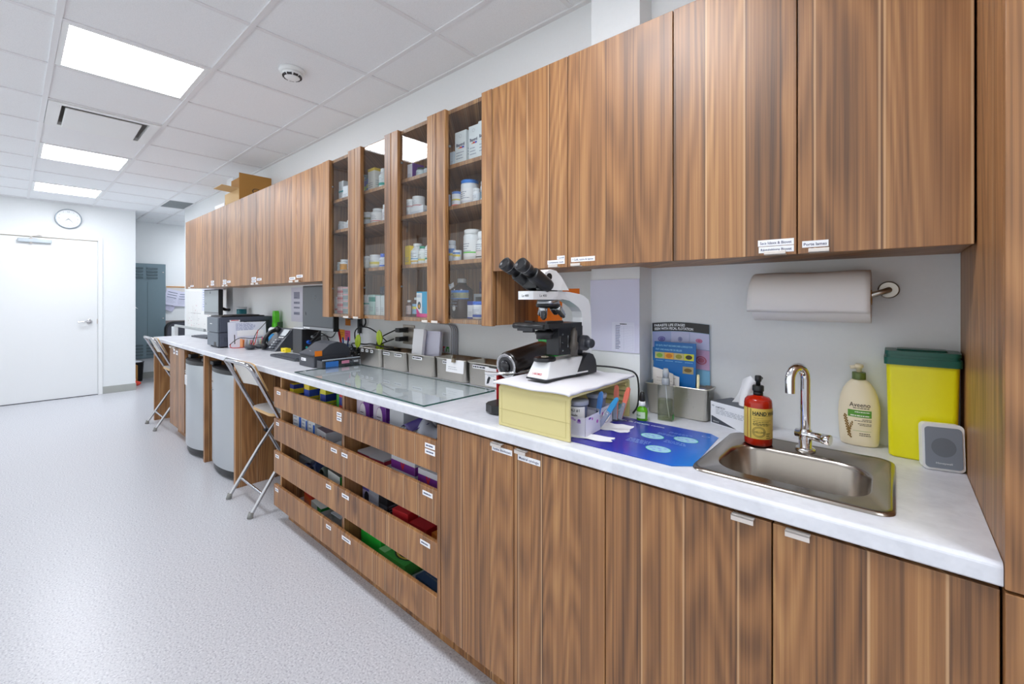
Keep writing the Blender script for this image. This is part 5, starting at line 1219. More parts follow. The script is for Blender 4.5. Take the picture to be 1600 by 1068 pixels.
MB().box(-.012, .012, -.02, 0, .06, .20, BLACK).build('strip', t); MB().tube([(.05 + .035*math.cos(a*.5), -.012, .145 + .035*math.sin(a*.5)) for a in range(14)], .006, BLACK, 8).tube([(.0, -.01, .06), (.01, -.02, .0), (.02, -.03, -.08)], .004, BLACK, 8, 1).build('coil', t)
t = thing('mini_computer', 'small upright black computer with blue connectors under the near monitor', 'computer', (-3.45, 1.52, CT))
MB().box(-.08, .08, -.075, .075, 0, .19, mat('#3a3c40', .5)).build('case', t, bevel=.003)
MB().box(.0802, .083, -.07, .07, .006, .184, BLACK).build('back_panel', t)
f = MB(); f.axle((.083, -.03, .09), (.11, -.03, .09), [(.014, 0), (.014, 1)], BLUE, 14).axle((.083, .0, .13), (.105, .0, .13), [(.01, 0), (.01, 1)], LGREY, 12).axle((.083, -.04, .05), (.105, -.04, .05), [(.009, 0), (.009, 1)], mat('#1aa39a', .4), 12); f.build('connector', t)
f = MB().tube([(.105, -.03, .09), (.16, -.02, .12), (.20, .02, .19)], .005, BLACK, 8, 2).tube([(.105, 0, .13), (.15, .0, .17), (.25, .04, .15), (.27, .06, .05), (.27, .06, .01)], .004, BLACK, 8, 2).tube([(.105, -.04, .05), (.2, .03, .16), (.30, .05, .12), (.36, .06, .19)], .004, BLACK, 8, 2); f.build('cord', t)
f = MB().box(-.09, .10, -.07, .07, .192, .197, PAPER).box(-.085, .09, -.06, .07, .197, .2, LGREY); solo(f, 'paper_stack', 'white papers lying on top of the small black computer', 'papers', (-3.44, 1.52, CT - .0015), 4)
t = thing('keyboard', 'dark low keyboard pad near the front of the worktop before the label printer', 'keyboard', (-3.23, 1.315, CT))
MB().prism([(-.23, -.05), (-.21, -.066), (.21, -.066), (.23, -.05), (.23, .05), (.20, .068), (-.14, .068), (-.23, .02)], .0, .014, 'z', PR).build('base', t, bevel=.003)
f = MB()
for r_ in range(4):
    for c_ in range(15): f.box(-.20 + c_*.0262, -.178 + c_*.0262, -.05 + r_*.025, -.03 + r_*.025, .014, .018, mat('#555a64', .5))
f.build('keys', t)
t = thing('pen_cup', 'clear cup with a red handled cutter and blue pens behind the label printer', 'pen cup', (-3.03, 1.60, CT))
MB().lathe([(.035, 0), (.04, .09), (.037, .09), (.033, .004), (.001, .004)], clear_glass('cup_plastic', '#d0d6dc', .08, .05), 20).build('cup', t)
for x, y, c, l, ry in ((.0, 0, RED, .21, -22), (.02, .01, BLUE, .15, 12), (.03, -.01, NAVY, .16, 24), (-.015, .012, BLUE, .14, -8)):
    M = Matrix.Rotation(R(ry), 4, 'Y'); MB().cyl(M @ Vector((x, y, .01)), M @ Vector((x, y, l)), .008 if c is RED else .005, c, n=10).build('pen', t)
f = MB().box(-.045, .045, -.02, .02, 0, .03, YELLOW); f.box(-.005, .03, -.021, -.0205, .008, .02, mat('#c4b000', .5)); solo(f, 'yellow_box', 'small yellow box on the worktop between the phone and the computer', 'box', (-3.62, 1.43, CT), 0, bevel=.003)
# desk phone
t = thing('desk_phone', 'dark grey desk phone propped upright with its handset on the left', 'phone', (-3.83, 1.455, CT), 6)
body = [(-.10, 0), (.075, 0), (.105, .165), (.085, .185), (.06, .17)]
MB().prism([(-.085, 0), (.10, 0), (.095, .12), (.075, .175), (.06, .175)], -.105, .115, 'x', PR).build('body', t, bevel=.008)
M = Matrix.Translation((0, -.085, .006)) @ Matrix.Rotation(R(-50 + 90 - 1), 4, 'X'); fn = lambda a, b: Vector((a, -.085 + .142*b/.21 - .0035, .004 + .172*b/.21 + .0025))
f = MB(); f.quad(fn, .01, .10, .135, .195, mat('#8e979c', .25)); f.build('display', t)
f = MB()
for r_ in range(4):
    for c_ in range(3): 
        a, b = .0 + c_*.024, .018 + r_*.023; q = [fn(a, b), fn(a + .017, b), fn(a + .017, b + .013), fn(a, b + .013)]; f.add([tuple(v) for v in q] + [tuple(v + Vector((0, -.004, .003))) for v in q], [(4, 5, 6, 7), (0, 1, 5, 4), (1, 2, 6, 5), (2, 3, 7, 6), (3, 0, 4, 7)], LGREY if c_ == 0 else mat('#5a5f68', .5))
for c_ in range(3): f.quad(lambda a, b: fn(a, b) + Vector((0, -.0006, .0006)), .02 + c_*.026, .04 + c_*.026, .115, .124, PAPER)
f.build('buttons', t)
h = MB(); P_ = [fn(-.075, .02), fn(-.075, .06) + Vector((0, -.035, .028)), fn(-.075, .14) + Vector((0, -.035, .028)), fn(-.075, .19)]
h.tube(P_, .016, BLACK, 12, 2).sphere(fn(-.075, .025) + Vector((0, -.008, .006)), .027, BLACK, 14).sphere(fn(-.075, .185) + Vector((0, -.008, .006)), .027, BLACK, 14); h.build('handset', t)
# grey laser printer
t = thing('laser_printer', 'large slate grey laser printer on the far part of the worktop', 'printer', (-4.485, 1.375, CT))
SL = mat('#454a58', .45); SLF = mat('#6d7680', .45)
f = MB().box(-.152, .155, -.205, .215, .008, .128, SL).box(-.152, .155, -.205, .215, .13, .262, SL).build('body', t, bevel=.006)
MB().box(-.150, .150, -.217, -.206, .012, .127, SLF).build('paper_drawer', t, bevel=.004)
MB().box(-.150, .150, -.219, -.206, .131, .258, SLF).build('front_cover', t, bevel=.004)
f = MB().box(.05, .11, -.2185, -.2175, .012, .05, BLACK).box(-.06, .0, -.2195, -.218, .2, .206, WHITE); f.build('grip', t)
MB().box(-.15, .152, -.19, .15, .262, .272, BLACK).box(-.12, .12, -.10, .12, .272, .278, DARK).build('output_tray', t, bevel=.003)
f = MB(); fn = SIDE(.1556, 0, 0); f.quad(fn, -.13, -.05, .218, .236, PAPER); f.quad(lambda a, b: fn(a, b) + Vector((.0003, 0, 0)), -.12, -.06, .229, .235, RED); f.quad(lambda a, b: fn(a, b) + Vector((.0003, 0, 0)), -.13, -.05, .212, .218, BLUE)
f.quad(fn, .11, .19, .15, .23, mat('#363b48', .5)); f.quad(fn, -.20, .21, .1285, .1300, BLACK)
for q in range(4): f.quad(fn, -.17 + .012*q, -.163 + .012*q, .05, .09, mat('#363b48', .5))
f.build('side_stickers', t)
for x, y in ((-.13, -.18), (.13, -.18), (-.13, .19), (.13, .19)): MB().cyl((x, y, 0), (x, y, .009), .014, BLACK, n=12).build('foot', t)
# sheet holder in front of the printer with things hung on it
t = thing('sheet_holder', 'clear stand of printed sheets leaning against the side of the grey printer', 'sheet holder', (-4.285, 1.38, CT)); M = Matrix.Rotation(R(-5), 4, 'Y')
MB().box(-.012, .012, -.155, .14, 0, .218, mat('#dfe2ef', .35), M).build('sheets', t)
f = MB(); fn = lambda a, b: M @ Vector((.0125, a, b))
f.lines(lambda a, b: fn(a - .10, b + .20), .18, 7, .009, .006, mat('#aab0cc', .6), 2); f.quad(fn, -.115, -.108, .03, .11, INK); f.quad(fn, -.09, .12, .095, .145, mat('#f2f2f6', .6)); f.build('printing', t)
f = MB(); f.box(-.004, .012, -.04, .17, .215, .222, BLACK, M); f.build('ruler', t)
t = thing('card_rack', 'low rack of small colourful tags and cards in front of the sheet holder', 'cards', (-4.235, 1.415, CT))
f = MB(); rg = random.Random(8)
for q in range(16):
    y = -.10 + .0125*q; h_ = rg.uniform(.05, .085); f.box(-.012 + rg.uniform(-.01, .01), .012, y, y + .003, 0, h_, [ORANGE, PAPER, PAPER, LGREY, mat('#cfd8b0', .6), PINK, mat('#e8d6c4', .6)][q % 7], Matrix.Rotation(R(rg.uniform(-8, 8)), 4, 'X'))
f.build('tags', t); MB().box(-.03, .03, -.11, -.105, 0, .075, mat('#f0a060', .5)).build('divider', t); MB().box(-.03, .03, -.11, .105, 0, .003, LGREY).build('base', t)
f = MB().tube([(-.02, -.16, .03), (-.0, -.10, .09), (.01, -.05, .085), (.0, .0, .075), (.0, .09, .085)], .003, BLACK, 8, 2).tube([(.0, .0, .01), (.01, .01, .06), (.005, .04, .13), (.0, .08, .17), (.0, .12, .215)], .003, BLACK, 8, 2); f.build('probe', tw := thing('instrument_leads', 'red and black cord looped over the colourful cards by the printer', 'cord', (-4.195, 1.37, CT)))
MB().tube([(-.02, -.15, .04), (-.01, -.16, .008), (.03, -.11, .006), (.04, -.03, .012), (.03, .02, .03), (.02, .035, .09), (.01, .05, .15)], .003, RED, 8, 2).build('red_cord', tw)
t = thing('dark_pouch', 'crumpled dark grey scanner and cord heap before the colourful cards', 'device', (-4.06, 1.33, CT))
for x, y, s_ in ((-.06, .0, .03), (.03, -.02, .04), (.0, .06, .035)): MB().sphere((x, y, s_*.5), s_, PR, 12, 1.5, 1, .5).build('lobe', t)
t = thing('spray_bottle', 'blue topped bottle standing between the cards and the phone', 'bottle', (-4.13, 1.515, CT))
MB().lathe([(.026, 0), (.028, .004), (.028, .11), (.026, .115)], mat('#2f8fd0', .3), 20).build('bottle', t); MB().lathe([(.028, .115), (.028, .155), (.02, .165), (.01, .17)], mat('#e4e6ea', .4), 20).build('cap', t)
t = thing('glue_bottle', 'small white bottle with a red collar behind the phone', 'bottle', (-4.02, 1.545, CT))
MB().lathe([(.024, 0), (.026, .1), (.018, .115)], WHITE, 18).build('bottle', t); MB().lathe([(.017, .115), (.017, .13)], RED, 18).build('collar', t); MB().lathe([(.012, .13), (.008, .165), (.004, .17)], WHITE, 14).build('nozzle', t)
t = thing('spray_bottle', 'tall bright green spray bottle standing against the wall behind the phone', 'bottle', (-4.27, 1.60, CT))
G1 = mat('#5fd02a', .35); f = MB().prism(rrect(.075, .055, .02, 5), 0, .20, 'z', G1, True); f.build('bottle', t, bevel=.004); MB().prism([(-.03, .20), (.03, .20), (.025, .285), (.012, .31), (-.022, .31), (-.03, .29)], -.02, .02, 'y', G1).build('cap', t, bevel=.004)
f = MB().box(.035, .055, -.02, .02, 0, .21, mat('#2c4a2c', .5)); solo(f, 'dark_clip', 'dark strip of plastic standing behind the green spray bottle', 'strip', (-4.235, 1.605, CT))
t = thing('yellow_gun', 'yellow plastic trigger tool resting behind the phone handset', 'tool', (-4.10, 1.60, CT + .0))
MB().box(-.03, .03, -.012, .012, 0, .11, mat('#d9b90f', .4)).build('grip', t, bevel=.004); MB().box(-.09, .08, -.014, .014, .11, .15, YELLOW).build('barrel', t, bevel=.006); MB().sphere((.03, -.002, .095), .022, mat('#f2c811', .4), 12).build('trigger', t)
t = thing('keyboard', 'dark keyboard at the far left end of the worktop beyond the printer', 'keyboard', (-5.65, 1.40, CT), 4)
MB().prism([(-.22, -.07), (.22, -.07), (.22, .07), (-.16, .07)], .0, .016, 'z', PR).build('base', t, bevel=.004)
f = MB()
for r_ in range(4):
    for c_ in range(14): f.box(-.19 + c_*.0275, -.168 + c_*.0275, -.055 + r_*.027, -.033 + r_*.027, .016, .020, mat('#5a606a', .5))
f.build('keys', t)
for (x, y, r, h_, c, lb) in ((-5.08, 1.57, .045, .11, '#12606a', 'dark teal jar on the wall shelf beside the far monitor'),):
    t = thing('storage_jar', lb, 'jar', (x, y, 1.12)); MB().lathe([(r, 0), (r, h_)], mat(c, .35), 20).build('jar', t); MB().lathe([(r*1.05, h_), (r*1.05, h_ + .02)], LGREY, 20).build('lid', t)
solo(MB().box(-.12, .12, -.12, .0, 0, .015, WHITE).box(-.12, -.1, -.1, 0, -.06, 0, WHITE), 'wall_shelf', 'small white shelf on the wall carrying the dark teal jar', 'shelf', (-5.08, WY, 1.105))
f = MB().box(-.115, .115, -.002, 0, 0, .30, mat('#d9d9e6', .6)); fn = FRONT(0, -.0025, 0)
for (z0, z1) in ((.20, .26), (.155, .175), (.115, .13), (.06, .085)): f.quad(fn, -.06, .06, z0, z1, mat('#8f92a6', .6)); f.lines(lambda a, b, z=z0: fn(a - .055, b + z + .01) - Vector((0, .0004, 0)), .10, 1, .01, .004, mat('#5a5d70', .6), int(z0*100))
solo(f, 'paper_sheet', 'long printed sheet taped to the wall left of the near monitor', 'paper', (-3.94, WY - .0005, 1.135))
solo(MB().box(-.05, .05, -.001, 0, 0, .28, mat('#c4c6d8', .6)), 'paper_sheet', 'narrow grey sheet taped to the wall just left of the near monitor', 'paper', (-3.76, WY - .0005, 1.13))

# ================================================================= medicines behind the glass
def carton(label, x, y, z, w_, d, h_, body, bands=(), logo=None, top=None, rz=0, group=None, name='medicine_box', seed=0, open_=False):
    t = thing(name, label, 'box', (x, y, z), rz, group)
    MB().box(-w_/2, w_/2, 0, d, 0, h_, mat(body, .5)).build('carton', t, bevel=.0008)
    f = MB()
    for (z0, z1, c) in bands:
        f.quad(FRONT(0, -.0005, 0), -w_/2, w_/2, h_*z0, h_*z1, mat(c, .5)); f.quad(SIDE(w_/2 + .0005, 0, 0), 0, d, h_*z0, h_*z1, mat(c, .5))
    if top: f.quad(flat((0, 0, h_ + .0005), (1, 0, 0), (0, 1, 0)), -w_/2, w_/2, 0, d, mat(top, .5))
    if logo: f.text(logo[0], logo[2], FRONT(0, -.001, h_*logo[1]), mat(logo[3], .5), 'C', .02, width=w_*.72)
    f.lines(FRONT(-w_*.36, -.0009, h_*.36), w_*.7, 3, h_*.085, h_*.025, mat('#8b93a4', .6), seed, .3); f.lines(SIDE(w_/2 + .0009, d*.15, h_*.45), d*.7, 3, h_*.085, h_*.025, mat('#8b93a4', .6), seed + 1, .3)
    f.build('printing', t)
    return t
def bottle(label, x, y, z, w_, h_, body='#eef0f2', cap='#f2f3f4', lab=None, neck=.72, caph=.16, group=None, name='pill_bottle', seed=0, labz=(.14, .66), band=None, shoulder=.72):
    t = thing(name, label, 'bottle', (x, y, z), 0, group); r = w_/2; hc = h_*(1 - caph)
    bm = mat(body, .35) if isinstance(body, str) else body
    MB().lathe([(r*.92, 0), (r, h_*.03), (r, h_*shoulder), (r*(neck*.5 + .5), h_*(shoulder + .06)), (r*neck*.92, hc*.97), (r*neck*.9, hc)], bm, 22).build('bottle', t)
    MB().lathe([(r*neck, hc), (r*neck*1.03, hc + h_*.01), (r*neck*1.03, h_*.985), (r*neck*.95, h_)], mat(cap, .4), 22).build('cap', t)
    global rad
    f = MB(); rad = r*1.012
    if lab: f.sheet(lambda u, v: wrap(h_*labz[0])(-r*1.5 + r*3*u, (labz[1] - labz[0])*h_*v), 16, 1, mat(lab, .5))
    rad = r*1.022
    if band: 
        for (z0, z1, c) in band: f.sheet(lambda u, v: wrap(h_*z0)(-r*1.5 + r*3*u, (z1 - z0)*h_*v), 16, 1, mat(c, .5))
    rad = r*1.03
    f.lines(wrap(h_*.52, -r*.7), r*1.5, 4, h_*.075, h_*.02, mat('#7c8496', .6), seed, .4)
    f.build('label', t)
    return t
D1, D2, D3, D4 = 'rightmost glass door', 'second glass door from right', 'third glass door from right', 'leftmost glass door'
S1, S2, S3, S4 = SHELF[3], SHELF[2], SHELF[1], SHELF[0]
GP = 'medicines in the glass cabinets'
yq = 1.405
# door 1
def rainbow_carton(x, y, w_, d, h_, lb, s): 
    t = carton(lb, x, y, S1, w_, d, h_, '#dfe4e6', [(.0, .05, '#b8d48a')], ('Baytril', .56, .02, '#2a2f52'), None, 0, GP, seed=s)
    f = MB().quad(FRONT(0, -.0012, 0), -w_*.05, w_*.34, h_*.49, h_*.535, mat('#d9302c', .5)).quad(FRONT(0, -.0013, 0), w_*.15, w_*.34, h_*.49, h_*.535, mat('#2a4fc0', .5)).quad(FRONT(0, -.0012, 0), -w_*.2, -w_*.05, h_*.49, h_*.51, mat('#e8a020', .5)); f.ring(FRONT(0, -.001, h_*.86), 0, 0, w_*.12, w_*.12, .2, LGREY); f.build('logo_bar', t)
rainbow_carton(-1.552, yq, .078, .07, .16, 'leftmost tall pale carton with a rainbow logo, top shelf, ' + D1, 1)
rainbow_carton(-1.462, yq, .066, .07, .165, 'tall pale rainbow logo carton, middle of top shelf, ' + D1, 2)
rainbow_carton(-1.392, yq - .01, .06, .07, .168, 'tall pale carton at the right end of top shelf, ' + D1, 3)
carton('short pale blue carton at the left of top shelf, ' + D1, -1.613, yq, S1, .03, .06, .075, '#c9d6e2', [], None, None, 0, GP, seed=4)
bottle('large white bottle with a blue lid, second shelf, ' + D1, -1.545, 1.46, S2, .088, .128, '#eef1f4', '#3f8ae6', '#f4f4f6', .94, .14, GP, seed=5, shoulder=.80, band=[(.16, .2, '#d9d9e6')])
bottle('small jar with a blue lid and yellow and red bands, second shelf, ' + D1, -1.616, 1.44, S2, .05, .082, '#e4e8f0', '#5f86d0', '#eef0f6', .96, .16, GP, name='jar', seed=6, band=[(.06, .22, '#e8706c'), (.46, .54, '#e8d84a')], shoulder=.80)
bottle('thin pale tube at the left end of second shelf, ' + D1, -1.665, 1.43, S2, .02, .075, '#c6d0e6', '#d9def0', None, .9, .12, GP, seed=7)
bottle('small white bottle, second shelf, ' + D1, -1.468, 1.43, S2, .036, .073, '#f0f1f4', '#eef0f2', '#e8ecf2', .85, .18, GP, seed=8)
bottle('white bottle with a blue animal picture at the right of second shelf, ' + D1, -1.415, 1.435, S2, .046, .098, '#eef1f4', '#f2f4f6', '#e6eef4', .9, .14, GP, seed=9, band=[(.2, .5, '#6fa8c0')])
bottle('tall white supplement bottle with a green stripe, third shelf, ' + D1, -1.528, 1.46, S3, .085, .150, '#f1f3f4', '#f4f5f6', '#f4f4f4', .88, .14, GP, seed=10, band=[(.24, .28, '#5fd02a')], shoulder=.78)
bottle('white round-shouldered bottle with a dog picture, third shelf, ' + D1, -1.440, 1.45, S3, .074, .132, '#f1f3f4', '#f4f5f6', None, .74, .26, GP, seed=11, band=[(.08, .12, '#4a2e26'), (.14, .34, '#e6d9d4')], shoulder=.6)
bottle('small white pot beside the dog picture bottle, third shelf, ' + D1, -1.388, 1.42, S3, .03, .112, '#f1f3f4', '#f4f5f6', None, .8, .2, GP, seed=12)
bottle('small white jar with blue and yellow bands, third shelf, ' + D1, -1.602, 1.43, S3, .044, .055, '#e8ecf4', '#dfe6f2', '#dfe8f6', .95, .16, GP, name='jar', seed=13, band=[(.42, .6, '#f0d94a'), (.66, .8, '#3f7fd0')], shoulder=.82)
bottle('taller white bottle with blue and yellow bands left, third shelf, ' + D1, -1.655, 1.44, S3, .044, .108, '#e4e9f2', '#d9dfe8', None, .9, .2, GP, seed=14, band=[(.3, .4, '#f0d94a'), (.42, .62, '#3f7fd0')])
carton('dark blue carton behind the small jar, third shelf, ' + D1, -1.60, 1.52, S3, .07, .05, .10, '#2a3c7c', [], None, None, 0, GP, seed=15)
t = bottle('big dark brown jug with a strapped-on syringe, bottom shelf, ' + D1, -1.612, 1.47, S4, .105, .195, mat('#3d2721', .2), '#eceef0', None, .42, .11, GP, 'medicine_jug', 16, shoulder=.72, band=[(.48, .70, '#3f7fd0'), (.50, .64, '#e6e0a0')])
f = MB().cyl((-.045, -.058, .06), (.0, -.058, .115), .009, CLEARP, n=12).cyl((-.06, -.058, .045), (-.045, -.058, .06), .004, LGREY, n=8); f.build('syringe', t); MB().quad(flat((-.02, -.052, .145), (.9, -.2, .3), (-.2, 0, 1)), -.02, .03, 0, .022, PAPER).build('tag', t); MB().disc(FRONT(0, -.0535, .05), 0, 0, .011, .014, WHITE, 18).build('round_mark', t)
carton('white and yellow carton with a dark blue lid, bottom shelf, ' + D1, -1.53, 1.45, S4, .044, .04, .083, '#eceef4', [(.78, 1, '#2a3fa0'), (0, .08, '#2a3fa0')], None, None, 0, GP, seed=17)
bottle('white tub with a blue lid, bottom shelf, ' + D1, -1.466, 1.45, S4, .068, .083, '#eceff4', '#2f6fe0', '#dfe4ee', .97, .2, GP, 'jar', 18, (.3, .66), [(.12, .26, '#2450b0')], .78)
bottle('white tub with a blue lid at the far right of bottom shelf, ' + D1, -1.392, 1.46, S4, .062, .08, '#eceff4', '#2f6fe0', '#dfe4ee', .97, .2, GP, 'jar', 19, (.3, .66), [(.12, .26, '#2450b0')], .78)
carton('dark violet carton, raised shelf, ' + D1, -1.525, 1.53, 1.36, .055, .05, .06, '#4a3468', [], None, None, 0, GP, seed=20)
bottle('grey jar, raised shelf, ' + D1, -1.455, 1.54, 1.36, .034, .055, '#b9b4b8', '#c4c8d0', None, .95, .2, GP, 'jar', 21)
bottle('small bottle with a green label, raised shelf, ' + D1, -1.398, 1.54, 1.36, .042, .075, '#d9e2e0', '#d6e0e2', '#7fa84a', .75, .2, GP, seed=22)
# door 2
carton('white and violet carton, top shelf, ' + D2, -1.952, yq, S1, .045, .07, .085, '#e8e6f0', [], None, None, 0, GP, seed=23)
f = MB().box(.0, .006, -.003, .07, .0, .0855, PURPLE); solo(f, 'medicine_box', 'thin violet carton pressed against the white one, top shelf, ' + D2, 'box', (-1.928, yq, S1), group=GP)
bottle('short smoky jar with a dark lid, top shelf, ' + D2, -1.885, 1.43, S1, .055, .055, '#aeb8bc', '#2c3a34', '#c9d4d6', .8, .2, GP, 'jar', 24)
bottle('small pale jar with dark lid, right of top shelf, ' + D2, -1.828, 1.425, S1, .04, .05, '#c4ccd2', '#20242a', None, .6, .22, GP, 'jar', 25)
for q, nm in ((0, 'lower'), (1, 'upper')): bottle(nm + ' of two stacked white pots, second shelf, ' + D2, -1.968, 1.43, S2 + .047*q, .058, .047, '#eceeef', '#f1f2f3', None, .98, .3, GP, 'jar', 26 + q, shoulder=.66, band=[(.1, .25, '#c9a0a4')])
carton('flat white carton lying, second shelf, ' + D2, -1.89, 1.40, S2, .115, .06, .045, '#eceef2', [(.2, .5, '#dfe4ec')], None, None, 0, GP, seed=28)
bottle('white pot standing on the flat carton, second shelf, ' + D2, -1.915, 1.435, S2 + .0455, .066, .058, '#eef0f1', '#f2f3f4', None, .98, .2, GP, 'jar', 29, shoulder=.78, band=[(.1, .2, '#c98a8c')])
bottle('round orange rimmed pot behind flat carton, second shelf, ' + D2, -1.845, 1.49, S2, .07, .085, '#dfe4e8', '#e8742c', '#c9d4dc', .97, .14, GP, 'jar', 30)
carton('bright yellow carton, third shelf, ' + D2, -1.976, yq, S3, .044, .05, .105, '#f0d017', [], None, None, 0, GP, seed=31)
bottle('white bottle next to the yellow carton, third shelf, ' + D2, -1.93, 1.44, S3, .074, .115, '#eef1f2', '#f4f5f6', '#eaf0f4', .62, .13, GP, seed=32, band=[(.14, .2, '#e0b83c'), (.26, .3, '#6fb0dc')], shoulder=.66)
bottle('white bottle with a green cap, third shelf, ' + D2, -1.872, 1.43, S3, .052, .096, '#eef1f2', '#22a07a', '#e6ece8', .66, .13, GP, seed=33, band=[(.2, .3, '#e8e080')], shoulder=.68)
bottle('white bottle at the right end of third shelf, ' + D2, -1.815, 1.43, S3, .05, .125, '#eef1f2', '#f4f5f6', '#eef2f4', .55, .16, GP, seed=34, band=[(.18, .26, '#20907a')], shoulder=.68)
bottle('small brown bottle with white label, left of bottom shelf, ' + D2, -1.978, 1.42, S4, .036, .088, '#5f3a2c', '#d9dadc', '#cbb6b4', .6, .14, GP, 'medicine_bottle', 35)
bottle('brown bottle with a blue and yellow label, bottom shelf, ' + D2, -1.926, 1.435, S4, .056, .102, '#4a2f26', '#d6d9dc', '#8fb8d8', .6, .13, GP, 'medicine_bottle', 36, band=[(.4, .52, '#e8dc4a')])
t = carton('large bright blue, white and pink carton, bottom shelf, ' + D2, -1.842, 1.40, S4, .09, .05, .132, '#0f9fcc', [(0, .14, '#e83c90'), ], None, None, 0, GP, seed=37)
f = MB().quad(FRONT(0, -.0012, 0), -.044, .002, .02, .125, mat('#f0f2f4', .5)); f.lines(FRONT(-.040, -.0016, .112), .036, 2, .008, .003, mat('#2a6fa8', .5), 3); f.disc(FRONT(0, -.0016, .06), -.021, 0, .014, .02, mat('#3a4450', .5), 16); f.disc(FRONT(0, -.0019, .06), -.021, -.004, .007, .01, mat('#e8a83c', .5), 14); f.add([tuple(FRONT(0, -.0018, 0)(*q)) for q in ((-.044, .02), (-.015, .02), (-.044, .05))], [(0, 1, 2)], mat('#e83c90', .5)); f.build('picture_panel', t)
bottle('small white bottle with yellow band, right of bottom shelf, ' + D2, -1.776, 1.43, S4, .03, .11, '#dfe4ea', '#d9dde2', None, .6, .12, GP, seed=38, band=[(.3, .45, '#e8d84a')])
# door 3
bottle('slim dark green and violet bottle, top shelf, ' + D3, -2.43, 1.43, S1, .026, .12, '#6c7f86', '#8fa0a4', '#5a5c9c', .9, .2, GP, seed=39, band=[(.2, .4, '#8fae5a')])
bottle('slim bottle with yellow and blue bands, top shelf, ' + D3, -2.396, 1.43, S1, .034, .09, '#6f7fb8', '#4f78c4', None, .9, .16, GP, seed=40, band=[(.35, .6, '#d9d86a')])
carton('tall white carton with a yellow top, top shelf, ' + D3, -2.335, yq, S1, .07, .05, .137, '#ecebe4', [(.88, 1, '#f0cf2c'), (.0, .1, '#e0dfe8')], None, '#f0cf2c', 0, GP, seed=41)
bottle('white bottle with a teal stripe, top shelf, ' + D3, -2.245, 1.44, S1, .068, .122, '#eef1f3', '#eef0f2', '#e6eeee', .7, .18, GP, seed=42, band=[(.18, .3, '#1aa090')], shoulder=.66)
bottle('wide white jar with an olive mark, second shelf, ' + D3, -2.415, 1.44, S2, .080, .083, '#dfe3e6', '#e8eaec', '#d0d6da', .95, .16, GP, 'jar', 43, shoulder=.8, band=[(.45, .6, '#8d8c6a')])
bottle('white bottle with a red script mark, second shelf, ' + D3, -2.312, 1.44, S2, .090, .093, '#f0f2f3', '#f1f2f3', '#f0f0f0', .72, .16, GP, seed=44, band=[(.16, .2, '#d9484a')], shoulder=.72)
bottle('tall narrow white bottle at the right of second shelf, ' + D3, -2.232, 1.44, S2, .046, .106, '#eceef0', '#eef0f1', '#e6e0e4', .8, .18, GP, seed=45)
bottle('clear white lidded jar at left of third shelf, ' + D3, -2.42, 1.44, S3, .075, .078, '#d4dade', '#e4e8ea', '#e8ecec', .95, .16, GP, 'jar', 46, shoulder=.8)
bottle('white jar with a yellow label, third shelf, ' + D3, -2.325, 1.435, S3, .080, .080, '#e6eaec', '#eceef0', '#f2f0d0', .95, .16, GP, 'jar', 47, (.2, .5), [(.3, .46, '#ead84c')], .8)
bottle('white bottle with a royal blue cap, third shelf, ' + D3, -2.245, 1.44, S3, .062, .082, '#e6ecf2', '#2464d8', '#dfe6f2', .8, .24, GP, seed=48, band=[(.1, .2, '#2464d8')], shoulder=.66)
carton('narrow orange carton at the left of bottom shelf, ' + D3, -2.452, yq, S4, .028, .05, .10, '#e2581c', [(.75, 1, '#2f58b0')], None, None, 0, GP, seed=49)
carton('white carton with one teal stripe, bottom shelf, ' + D3, -2.398, yq, S4, .05, .05, .118, '#e2e8ea', [(.52, .6, '#1a9c8c')], None, None, 0, GP, seed=50)
carton('pale teal carton with a dark teal head, bottom shelf, ' + D3, -2.330, yq, S4, .06, .05, .119, '#bfe2dc', [(.66, .88, '#1a9c8c')], None, None, 0, GP, seed=51)
carton('pale grey printed carton right of the teal carton, bottom shelf, ' + D3, -2.265, yq, S4, .048, .05, .113, '#cfd4d6', [], None, None, 0, GP, seed=52)
carton('grey printed carton at the right end of bottom shelf, ' + D3, -2.212, yq, S4, .046, .05, .113, '#c4cacc', [], None, None, 0, GP, seed=53)
for q in range(3): carton(['left', 'middle', 'right'][q] + ' dark navy carton, raised shelf, ' + D3, -2.425 + .036*q, 1.53, 1.36, .032, .05, .05 + .004*q, '#24345e', [], None, None, 0, GP, seed=54 + q)
bottle('white jar, raised shelf, ' + D3, -2.30, 1.54, 1.36, .062, .076, '#d4dade', '#e0e4e6', '#c9d2dc', .95, .16, GP, 'jar', 57)
carton('small red carton, raised shelf, ' + D3, -2.248, 1.54, 1.36, .026, .05, .066, '#b83a3e', [], None, None, 0, GP, seed=58)
# door 4
carton('white carton with a teal stripe, top shelf, ' + D4, -2.695, yq, S1, .058, .06, .125, '#e6eaee', [(.42, .5, '#20a0a8')], None, None, 0, GP, seed=59)
carton('short white carton with black script, top shelf, ' + D4, -2.625, yq - .005, S1, .052, .05, .082, '#e6e9ee', [], None, None, 8, GP, seed=60)
for q, (x, w_, h_) in enumerate(((-2.735, .05, .066), (-2.685, .042, .058), (-2.635, .042, .062), (-2.592, .036, .06))): bottle(['first', 'second', 'third', 'fourth'][q] + ' small white pill bottle from the left, second shelf, ' + D4, x, 1.435, S2, w_, h_, '#e6e9ec', '#eceef0', '#e2e5ea', .85, .2, GP, seed=61 + q)
bottle('clear pill bottle at the left of third shelf, ' + D4, -2.74, 1.43, S3, .05, .06, '#c9d0d6', '#dfe4e8', '#d0d6dc', .9, .2, GP, seed=65)
bottle('amber yellow bottle with a white cap, third shelf, ' + D4, -2.69, 1.43, S3, .064, .074, '#e6eaec', '#eef0f2', '#e2a03a', .85, .2, GP, seed=66, labz=(.1, .6))
